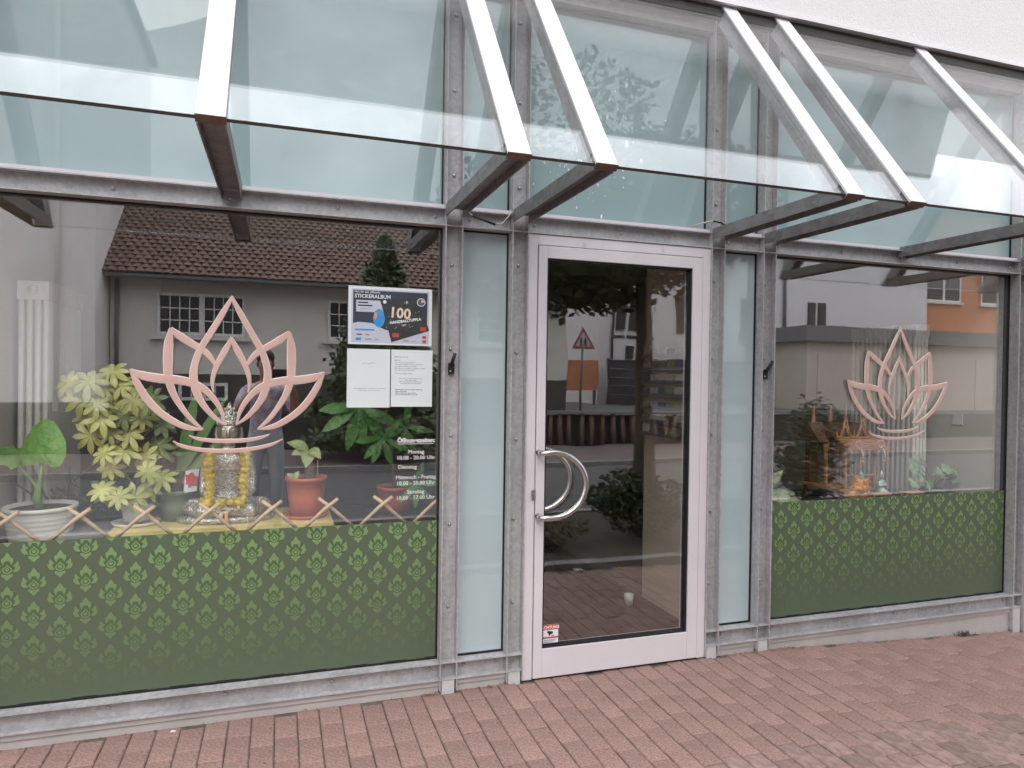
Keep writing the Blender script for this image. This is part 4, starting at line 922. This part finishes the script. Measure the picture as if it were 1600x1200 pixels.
#==PART3==
# ------------------------------------------------------------------ across the street (seen in the reflections)
MT['hwall'] = mat('house_render', (.70, .66, .61), (.76, .72, .67), 3, .9); MT['hplinth'] = mat('house_plinth', (.07, .065, .06), (.11, .10, .09), 3, .9)
MT['tile'] = mat('roof_tile', (.12, .078, .065), (.21, .13, .105), 3.2, .8); MT['lwall'] = mat('grey_white_render', (.78, .75, .745), (.83, .80, .795), 2, .9)
hs = thing('tiled_house', 'cream house with brown tiled roof reflected in the left window', 'house', (1.6, -15, .7))
MB().box(-3.6, 7.4, -18.2, -14, 1.56, 3.95).build('wall', 'hwall', hs); MB().box(-3.6, 7.4, -18.15, -13.97, .65, 1.559).build('plinth', 'hplinth', hs)
EY, EZ, RY, RZ = -13.35, 3.84, -16.0, 6.1
roof = MB().add([(-3.75, EY, EZ-.12), (7.55, EY, EZ-.12), (7.55, RY, RZ-.12), (-3.75, RY, RZ-.12), (-3.75, -18.7, EZ-.12), (7.55, -18.7, EZ-.12)], [(0, 1, 2, 3), (3, 2, 5, 4), (0, 3, 4), (1, 5, 2), (0, 4, 5, 1)]).build('roof', 'tile', hs)
tm = MB(); sv = (Vector((0, RY, RZ))-Vector((0, EY, EZ))); SL = sv.length; sv.normalize(); nv = Vector((0, -sv.z, sv.y)); nv = nv if nv.z > 0 else -nv
nr = int(SL/.17)
for j in range(nr):
    for i in range(62):
        x = -3.72+i*.182+(.09 if j % 2 else 0); a = Vector((x, EY, EZ-.1))+sv*(j*.17-.02); u_ = .02+rr.uniform(-.006, .006)
        p = [a+nv*(u_+.03), a+Vector((.045, 0, 0))+nv*(u_+.055), a+Vector((.135, 0, 0))+nv*(u_+.055), a+Vector((.175, 0, 0))+nv*(u_+.03)]
        q = [k+sv*.2-nv*.03 for k in p]; lo = [k-nv*.025 for k in p]
        tm.add(p+q+lo, [(0, 1, 5, 4), (1, 2, 6, 5), (2, 3, 7, 6), (8, 9, 1, 0), (9, 10, 2, 1), (10, 11, 3, 2)])
tm.build('roof_tiles', 'tile', roof, kind='stuff')
MT['zinc'] = mat('zinc_gutter', (.17, .175, .185), (.22, .225, .235), 6, .5)
MB().tube([(-3.8, EY-.05, EZ-.13), (7.6, EY-.05, EZ-.13)], .06, 8).build('gutter', 'zinc', roof, True)
MB().beam((-3.82, EY, EZ), (-3.82, RY, RZ), (1, 0, 0), -.1, .1, .14).build('verge_flashing', 'zinc', roof)
MB().tube([(-3.45, -13.9, EZ-.2), (-3.45, -13.9, 1.6)], .045, 8).build('downpipe', 'zinc', hs, True)
def mwin(par, x0, x1, z0, z1, y, nx, nz, sill=True):
    wn = MB().box(x0, x1, y+.005, y+.02, z0, z1); f = wn.build('window', 'housepane', par)
    fb = MB(); fb.box(x0, x0+.07, y+.021, y+.06, z0, z1).box(x1-.07, x1, y+.021, y+.06, z0, z1).box(x0+.07, x1-.07, y+.021, y+.06, z0, z0+.07).box(x0+.07, x1-.07, y+.021, y+.06, z1-.07, z1)
    xm = (x0+x1)/2; fb.box(xm-.06, xm+.06, y+.022, y+.058, z0+.07, z1-.07); fb.build('frame', 'white', f)
    for (a, b) in ((x0+.07, xm-.06), (xm+.06, x1-.07)):
        for i in range(1, nx): x = a+(b-a)*i/nx; MB().box(x-.013, x+.013, y+.023, y+.045, z0+.07, z1-.07).build('glazing_bar', 'white', f)
        for i in range(1, nz): z = z0+.07+(z1-z0-.14)*i/nz; MB().box(a, b, y+.0235, y+.044, z-.013, z+.013).build('glazing_bar', 'white', f)
    if sill: MB().box(x0-.12, x1+.12, y+.002, y+.14, z0-.10, z0-.01).build('sill', 'hwall', f)
for x in (-2.67, 1.09, 4.85): mwin(hs, x, x+1.89, 2.45, 3.42, -14, 4, 3)
mwin(hs, -2.2, -1.15, .95, 1.36, -13.97, 2, 1, False)
wb = thing('white_gable_building', 'tall pale rendered building left of the tiled house, in the left window reflection', 'building', (-9, -15, 0))
MB().box(-16, -3.62, -19, -12.75, 0, 10.5).build('wall', 'lwall', wb); MB().box(-16, -3.64, -12.75, -12.72, 0, .95).build('plinth', 'hplinth', wb)
MB().box(-16.2, -3.5, -19.2, -12.5, 10.5, 10.75).build('roof', 'zinc', wb)
MB().tube([(-4.3, -12.68, .1), (-4.3, -12.68, 10.4)], .05, 8).build('downpipe', 'lwall', wb, True)
# low stone wall and palisade along the far pavement
MT['slate'] = mat('dark_stone', (.035, .033, .036), (.075, .07, .072), 5, .8); MT['pole'] = mat('weathered_pole', (.16, .105, .08), (.24, .165, .125), 8, .85, stretch=(1, 1, 3))
lw = thing('stone_wall', 'low dark layered stone wall across the street in front of the house', 'wall', (-2, -11.75, 0)); 
MB().box(-14, 5.9, -11.89, -11.68, .03, .82).build('wall_core', 'slate', lw)
for j in range(8):
    z = .04+j*.097; x = 1.0-rr.random()*.5
    while x < 5.8:
        L_ = rr.uniform(.35, .8); MB().box(x, min(x+L_, 5.88), -11.68, -11.655+rr.uniform(0, .02), z, z+.088).build('stone', 'slate', lw); x += L_+.01
pf = thing('pole_palisade', 'palisade of wooden poles across the street reflected in the door', 'fence', (7.2, -11.6, 0))
MB().box(5.92, 14.5, -11.89, -11.75, .03, .70).build('backing', 'slate', pf)
x = 6.0
while x < 11:
    r_ = rr.uniform(.045, .075); MB().tube([(x, -11.62, .03), (x+rr.uniform(-.03, .03), -11.62, .7+rr.uniform(-.03, .05))], [r_, r_*.85], 8).build('pole', 'pole', pf, True); x += rr.uniform(.2, .34)
MB().box(5.92, 14.5, -11.9, -11.5, .755, .80).build('cap_rail', 'zinc', pf)
# white building with sign, orange building, garage
WC = thing('white_shuttered_building', 'white building with dark shutters reflected in the door and right window', 'building', (17, -20, .7))
MB().box(10.2, 25.0, -24, -18, .65, 9.5).build('wall', 'plaster', WC); MB().box(10.0, 25.2, -24.2, -17.6, 9.5, 9.9).build('roof', 'tile', WC)
for x in (10.9, 11.4, 13.2, 13.7, 16.0, 16.5, 19.0, 19.5):
    s_ = MB().box(x, x+.36, -18, -17.95, 3.25, 4.6).build('shutter', 'dark', WC)
    for k in range(12): MB().box(x+.03, x+.33, -17.95, -17.93, 3.3+k*.105, 3.36+k*.105).build('slat', 'housepane', s_)
for x in (11.3, 11.75, 14.0, 14.5): MB().box(x, x+.26, -18, -17.96, 2.32, 2.75).build('window', 'housepane', WC)
mb = MB(); x = 10.85
for k in range(19):
    if k == 5: x += .06
    w_ = rr.uniform(.05, .085); zz = 2.98; mb.box(x, x+w_*.3, -17.995, -17.98, zz, zz+rr.uniform(.10, .16)).box(x+w_*.6, x+w_*.9, -17.995, -17.98, zz, zz+.10).box(x+w_*.3, x+w_*.6, -17.995, -17.98, zz+rr.choice((0, .08)), zz+rr.choice((.1, .11))); x += w_+.012
mb.build('sign_lettering', 'ink', WC)
MB().tube([(10.75, -17.93, 2.3), (10.75, -17.93, 9.4)], .05, 8).build('downpipe', 'zinc', WC, True); MB().tube([(17.9, -17.93, 2.3), (17.9, -17.93, 9.4)], .06, 8).build('downpipe', 'zinc', WC, True)
df = thing('dark_board_fence', 'dark grey board fence in front of the white building, in the reflections', 'fence', (15, -17.3, .7))
for k in range(5): MB().box(10.25, 19.5, -17.3, -17.25, .72+k*.31, .72+k*.31+.295).build('board', 'slate', df)
for k in range(6): MB().box(10.25+k*1.84, 10.33+k*1.84, -17.38, -17.3005, .70, 2.3).build('post', 'dark', df)
MT['orangew'] = mat('orange_render', (.58, .235, .12), (.63, .27, .14), 2, .9)
ob = thing('orange_building', 'orange rendered building reflected in the upper right of the right window', 'building', (30, -21, .7))
MB().box(25.1, 40, -26, -19, .65, 9).build('wall', 'orangew', ob); MB().box(24.9, 40.2, -26.2, -18.8, 9, 9.3).build('roof', 'zinc', ob)
for x in (26.0, 29.2, 32.4): mwin(ob, x, x+2.0, 5.1, 6.5, -19, 1, 1)
MT['garw'] = mat('garage_render', (.56, .49, .44), (.61, .54, .485), 2, .9); MT['fascia'] = mat('grey_fascia', (.15, .148, .15), (.18, .178, .18), 3, .6)
gr_ = thing('flat_roof_garage', 'grey-brown flat-roofed garage reflected behind the right lotus emblem', 'garage', (20, -15, 0))
MB().box(15.5, 26, -17, -14, .0, 2.85).build('wall', 'garw', gr_); MB().box(15.25, 26.3, -17.1, -13.75, 2.85, 3.32).build('fascia', 'fascia', gr_)
MB().box(15.9, 20.4, -14, -13.97, .05, 2.45).build('door', 'garw', gr_); MB().box(22.6, 25.2, -14, -13.97, .05, 2.4).build('door', 'garw', gr_); MB().box(15.9, 20.4, -13.97, -13.95, .05, .2).build('door_trim', 'fascia', gr_)
oh = thing('orange_hoarding', 'orange-brown board panel beyond the palisade, reflected in the door', 'panel', (9.4, -17.6, .7))
for k in range(5): MB().box(8.7+k*.26, 8.955+k*.26, -17.6, -17.55, 1.2, 2.2).build('board', 'orangew', oh)
MB().box(8.72, 8.8, -17.68, -17.601, .68, 2.2).build('post', 'dark', oh); MB().box(9.88, 9.96, -17.68, -17.601, .68, 2.2).build('post', 'dark', oh)
lb = thing('low_pale_building', 'low pale building with strip windows left of the white building, in the door reflection', 'building', (7, -26, .7))
MB().box(6, 13.4, -30, -26, .65, 4.0).build('wall', 'hwall', lb); MB().box(5.8, 13.6, -30.2, -25.7, 4.0, 4.45).build('roof', 'zinc', lb)
for k in range(6): MB().box(8.6+k*.72, 9.15+k*.72, -26, -25.97, 2.55, 3.05).build('window', 'housepane', lb)
# warning sign
ws = thing('warning_sign', 'triangular red-bordered children crossing sign across the street', 'sign', (7.05, -12.2, .7))
MB().tube([(7.05, -12.23, .70), (7.05, -12.23, 2.9)], .03, 8).build('pole', 'zinc', ws, True)
def tri(r_): return [(7.05+r_*math.sin(a), 2.52+r_*math.cos(a)) for a in (0, 2*math.pi/3, 4*math.pi/3)][::-1]
MB().prism(tri(.38), -12.2, -12.185).build('plate', 'pap', ws); MB().prism(tri(.36), -12.185, -12.18).build('red_border', mat('faded_sign_red', (.34, .085, .075), None, rough=.5), ws); MB().prism(tri(.25), -12.18, -12.176).build('white_field', 'midgrey', ws)
mb = MB()
for s_ in (-.06, .055):
    mb.ell((7.05+s_, -12.172, 2.59), (.02, .004, .022), 8, 6); mb.tube([(7.05+s_, -12.173, 2.57), (7.05+s_, -12.173, 2.49)], [.018, .015], 6)
    for q in (-1, 1): mb.tube([(7.05+s_, -12.173, 2.49), (7.05+s_+q*.035, -12.173, 2.41)], [.012, .008], 6); mb.tube([(7.05+s_, -12.173, 2.55), (7.05+s_+q*.04, -12.173, 2.51)], [.009, .007], 6)
mb.build('children_symbol', 'ink', ws)

# ------------------------------------------------------------------ vegetation
MT['leafd'] = mat('tree_leaf', (.035, .06, .02), (.085, .12, .04), 2.5, .6); MT['conif'] = mat('conifer_leaf', (.035, .06, .025), (.10, .13, .055), 3, .7)
MT['bark'] = mat('bark', (.09, .07, .055), (.16, .13, .10), 10, .9, 0, .8, 30, stretch=(1, 1, .3)); MT['bushl'] = mat('bush_leaf', (.03, .06, .022), (.085, .125, .045), 6, .5)
def crown(mb, c, r, n, size, shape='ell', seed=1):
    q = random.Random(seed); blobs = []
    for k in range(16):
        d = Vector((q.gauss(0, 1), q.gauss(0, 1), q.gauss(0, 1))).normalized()*(q.random()**.4)*.72; blobs.append((Vector((c[0]+d.x*r[0], c[1]+d.y*r[1], c[2]+d.z*r[2])), q.uniform(.28, .45)))
    for i in range(n):
        if shape == 'cone':
            h = q.random()**1.6; a = q.uniform(0, 6.283); rr_ = (1-h)**.85*(.45+.55*q.random()**.6)*(1+.16*math.sin(a*5+h*20)+.14*math.sin(h*46+a*2)+.10*math.sin(a*11+h*70)); p = Vector((c[0]+r[0]*rr_*math.cos(a), c[1]+r[1]*rr_*math.sin(a), c[2]+r[2]*h))
        else:
            b_, s_ = q.choice(blobs); d = Vector((q.gauss(0, 1), q.gauss(0, 1), q.gauss(0, 1))).normalized()*q.uniform(.75, 1.05)*s_; p = b_+Vector((d.x*r[0], d.y*r[1], d.z*r[2]))
        dd = Vector((q.gauss(0, 1), q.gauss(0, 1), q.gauss(0, .6))).normalized(); nn = dd.orthogonal().normalized(); sd_ = dd.cross(nn); L_ = size*q.uniform(.7, 1.3)
        mb.add([p, p+dd*L_*.5+sd_*L_*.3, p+dd*L_, p+dd*L_*.5-sd_*L_*.3], [(0, 1, 2, 3)])
t = thing('street_tree', 'broad-leaved tree in the planting bed opposite the door', 'tree', (3.6, -2.9, 0))
MB().tube([(3.58, -2.85, 0), (3.57, -2.85, .3), (3.56, -2.86, 1.2), (3.6, -2.95, 2.2), (3.65, -3.1, 3.2), (3.7, -3.3, 4.6)], [.17, .125, .10, .09, .075, .04], 12).build('trunk', 'bark', t, True)
lm = MB()
for d in ((1.3, -.4, 1.0), (-1.2, -.6, .8), (.2, -1.4, .9), (-.6, .3, 1.2), (.9, .4, 1.3)):
    a = Vector((3.63, -3.05, 2.7)); lm.tube([a, a+Vector(d)*.5, a+Vector(d)*.95+Vector((0, 0, .2))], [.05, .035, .015], 7)
lm.build('limbs', 'bark', t, True)
mb = MB(); crown(mb, (3.2, -3.35, 3.75), (2.2, 1.75, 1.55), 14000, .12, seed=2); mb.build('crown', 'leafd', t)
t = thing('conifer_tree', 'dark cone-shaped conifer in front of the tiled house, reflected behind the notices', 'tree', (1.9, -9.6, 0))
MB().tube([(1.9, -9.9, .02), (1.9, -9.9, 3.6)], [.12, .03], 8).build('trunk', 'bark', t, True)
mb = MB(); crown(mb, (1.9, -9.9, .25), (1.4, 1.3, 3.95), 11000, .15, 'cone', seed=4); mb.build('crown', 'conif', t)
def bush(c, r, label, seed, n=2600, size=.06, m='bushl'):
    t = thing('bush', label, 'bush', (c[0], c[1], 0), 'bushes in the planting bed'); mb = MB(); crown(mb, c, r, n, size, seed=seed); mb.build('foliage', m, t)
    q = random.Random(seed); mb = MB()
    for k in range(7): mb.tube([(c[0]+q.uniform(-.08, .08), c[1]+q.uniform(-.05, .05), 0), (c[0]+q.uniform(-.5, .5)*r[0], c[1]+q.uniform(-.4, .4)*r[1], c[2]+r[2]*.3)], [.014, .006], 5)
    mb.build('stems', 'bark', t)
bush((3.45, -2.75, .34), (.55, .45, .36), 'dark green bush under the street tree, reflected low in the door', 21, 4200, .05)
bush((5.75, -2.9, .75), (.62, .5, .75), 'taller green bush farther right in the bed', 22, 4200, .06)
bush((2.45, -2.55, .16), (.5, .35, .18), 'dry low brown shrub at the bed corner', 23, 1400, .05, 'dry')
bush((4.6, -2.6, .2), (.5, .35, .24), 'low spreading shrub between the two green bushes', 24, 1800, .05)
t = MB()
for (x, y) in ((2.3, -1.80),): pass
MT['scrap'] = mat('scrap_paper', (.7, .7, .68), None, rough=.8)
def scrap(x, y, s_, label, m, nm, cat):
    q = random.Random(int(x*100)); mb = MB(); vs = []
    for j in range(4):
        for i in range(4): vs.append((x+(i-1.5)*s_*.5, y+(j-1.5)*s_*.35, gz(x)+.004+q.random()*s_*.35))
    mb.add(vs, [(j*4+i, j*4+i+1, j*4+i+5, j*4+i+4) for j in range(3) for i in range(3)]); o = mb.build(nm, m, loc=(x, y, gz(x))); sl_ = o.modifiers.new('solid', 'SOLIDIFY'); sl_.thickness = .001; tag(o, label, cat)
scrap(-.435, -.03, .014, 'tiny white paper scrap at the foot of the left window plinth', 'scrap', 'paper_scrap', 'litter')
scrap(2.38, -1.80, .05, 'crumpled white paper lying by the bed kerb', 'scrap', 'paper_scrap', 'litter'); scrap(2.75, -1.76, .028, 'small yellow leaf lying by the bed kerb', 'mari', 'fallen_leaf', 'leaf')
MT['deadl'] = mat('dead_leaf', (.16, .075, .04), (.30, .17, .09), 30, .8)
mb = MB()
for x0, x1, n in ((.70, .78, 22), (.88, 1.13, 22), (2.44, 2.70, 22), (2.80, 3.05, 26), (-1.1, .6, 26), (3.2, 4.8, 40), (-1.2, 5, 60)):
    for k in range(n):
        x = rr.uniform(x0, x1); y = rr.uniform(-.012, .012)-(0 if n < 60 else rr.random()*1.3); a = rr.uniform(0, 6.28); mb.leaf((x, y, gz(x)+.003), (math.cos(a), math.sin(a), rr.uniform(0, .5)), (0, 0, 1), rr.uniform(.006, .022), .004, .2, .5, 3)
o = mb.build('leaf_litter', 'deadl', loc=(0, 0, 0), kind='stuff'); o['label'] = 'dead leaf crumbs gathered along the foot of the shopfront'; o['category'] = 'leaf litter'
mb = MB()
for k in range(70):
    x = 4.35+rr.gauss(0, .03); a = rr.uniform(0, 6.28); mb.leaf((x, -.005+rr.gauss(0, .008), gz(x)), (math.cos(a)*.8, math.sin(a)*.4, 1), (math.cos(a), -.4, .3), rr.uniform(.015, .04), .003, .5, .2, 3)
o = mb.build('weed_tuft', MT['dry'], loc=(4.35, 0, gz(4.35))); tag(o, 'small weed tuft at the foot of the right window plinth', 'weed')

# ------------------------------------------------------------------ photographer (seen in the reflection)
MT['skin'] = mat('skin', (.42, .23, .17), (.47, .27, .20), 8, .5); MT['shirt'] = mat('patterned_shirt', (.26, .24, .40), (.90, .85, .92), 20, .85, detail=3); MT['jeans'] = mat('blue_jeans', (.50, .62, .68), (.62, .72, .77), 12, .85); MT['hair'] = mat('dark_hair', (.03, .02, .015), (.07, .05, .035), 40, .6); MT['shoe'] = mat('dark_shoe', (.03, .03, .035), None, rough=.6)
PXc, PYc = -.13, -3.80
per = thing('person', 'person in purple patterned shirt and jeans holding up a phone, reflected in the left window', 'person', (PXc, PYc, 0))
J = {}; E_ = []; Rr = {}
def jn(k, p, r_, par=None):
    J[k] = (len(J), Vector(p)); Rr[k] = r_
    if par: E_.append((J[par][0], J[k][0]))
x, y = PXc, PYc
jn('pel', (x, y, .96), (.165, .12)); jn('waist', (x, y, 1.10), (.15, .11), 'pel'); jn('chest', (x, y, 1.30), (.175, .12), 'waist'); jn('up', (x, y, 1.44), (.13, .09), 'chest'); jn('neck', (x, y+.005, 1.53), (.058, .06), 'up'); jn('jaw', (x-.005, y+.03, 1.61), (.062, .075), 'neck'); jn('face', (x-.005, y+.025, 1.69), (.074, .09), 'jaw'); jn('skull', (x-.005, y+.015, 1.77), (.068, .082), 'face'); jn('top', (x-.005, y+.01, 1.82), (.035, .045), 'skull')
for s_, n_ in ((-1, 'l'), (1, 'r')):
    jn('sh'+n_, (x+s_*.19, y, 1.44), (.068, .065), 'up'); jn('el'+n_, (x+s_*.27, y+.12, 1.22), (.050, .050), 'sh'+n_); jn('fo'+n_, (x*.5+s_*.20, y+.21, 1.41), (.040, .040), 'el'+n_); jn('wr'+n_, (s_*.085, y+.30, 1.57), (.028, .026), 'fo'+n_); jn('pa'+n_, (s_*.088, y+.325, 1.605), (.032, .02), 'wr'+n_)
    jn('hi'+n_, (x+s_*.095, y, .88), (.105, .10), 'pel'); jn('kn'+n_, (x+s_*.11, y+.02, .50), (.068, .07), 'hi'+n_); jn('an'+n_, (x+s_*.12, y-.02, .11), (.050, .05), 'kn'+n_); jn('he'+n_, (x+s_*.12, y-.01, .045), (.045, .04), 'an'+n_); jn('to'+n_, (x+s_*.14, y+.17, .038), (.042, .03), 'he'+n_)
me = bpy.data.meshes.new('b'); me.from_pydata([v for _, v in J.values()], E_, []); bo = bpy.data.objects.new('b', me); col.objects.link(bo)
sk = bo.modifiers.new('skin', 'SKIN'); sk.use_smooth_shade = True
for k, (i, _) in J.items(): me.skin_vertices[0].data[i].radius = Rr[k]
me.skin_vertices[0].data[0].use_root = True
ss = bo.modifiers.new('sub', 'SUBSURF'); ss.levels = 2; ss.render_levels = 2
dg = bpy.context.evaluated_depsgraph_get(); bme2 = bpy.data.meshes.new_from_object(bo.evaluated_get(dg)); bpy.data.objects.remove(bo)
bme2.materials.clear()
for k in ('skin', 'shirt', 'jeans', 'shoe'): bme2.materials.append(MT[k])
for p in bme2.polygons:
    c = p.center; i = 2 if c.z < 1.02 else 1
    if c.z < .085: i = 3
    if c.z > 1.50 or (c.y > y+.14 and c.z > 1.15): i = 0
    p.material_index = i; p.use_smooth = True
bme2.transform(Matrix.Translation(-Vector((PXc, PYc, 0)))); bme2.name = 'body'
bo = bpy.data.objects.new('body', bme2); col.objects.link(bo); bo.parent = per
mb = MB(); mb.ell((x-.005, y-.012, 1.765), (.088, .105, .088), 16, 10); mb.ell((x-.005, y-.06, 1.69), (.075, .06, .10), 12, 8); mb.build('hair', 'hair', per, True)
MB().add([(x-.02, y+.112, 1.665), (x+.01, y+.112, 1.665), (x-.005, y+.138, 1.668), (x-.012, y+.11, 1.715), (x+.002, y+.11, 1.715)], [(0, 1, 2), (0, 2, 3), (1, 4, 2), (2, 4, 3)]).build('nose', 'skin', per)
for s_ in (-1, 1):
    MB().ell((x-.005+s_*.032, y+.103, 1.715), (.013, .008, .008), 8, 6).build('eye', 'white', per, True); MB().ell((x-.005+s_*.032, y+.110, 1.715), (.005, .003, .006), 8, 6).build('pupil', 'ink', per, True); MB().ell((x-.005+s_*.078, y+.02, 1.70), (.012, .022, .032), 8, 6).build('ear', 'skin', per, True)
    mb = MB()
    for k in range(4):
        z = 1.632-.016*k; mb.tube([(s_*.092, y+.325, z-.006), (s_*.090, y+.345, z), (s_*.078, y+.357, z+.002), (s_*(.060+.004*(k % 2)), y+.3595, z+.003)], [.0085, .008, .0075, .006], 7)
    mb.tube([(s_*.085, y+.315, 1.585), (s_*.078, y+.325, 1.575), (s_*.062, y+.336, 1.583), (s_*.052, y+.338, 1.588)], [.010, .009, .008, .006], 7)
    mb.build('hand', 'skin', per, True)
MB().ell((x-.005, y+.107, 1.635), (.025, .008, .008), 10, 6).build('mouth', 'orangew', per, True)
o = MB().box(-.078, .078, -3.4515, -3.4435, 1.572, 1.648).build('phone', 'ink', loc=(0, -3.4475, 1.572), bevel=.002); tag(o, 'dark phone held sideways in both hands by the photographer', 'phone')
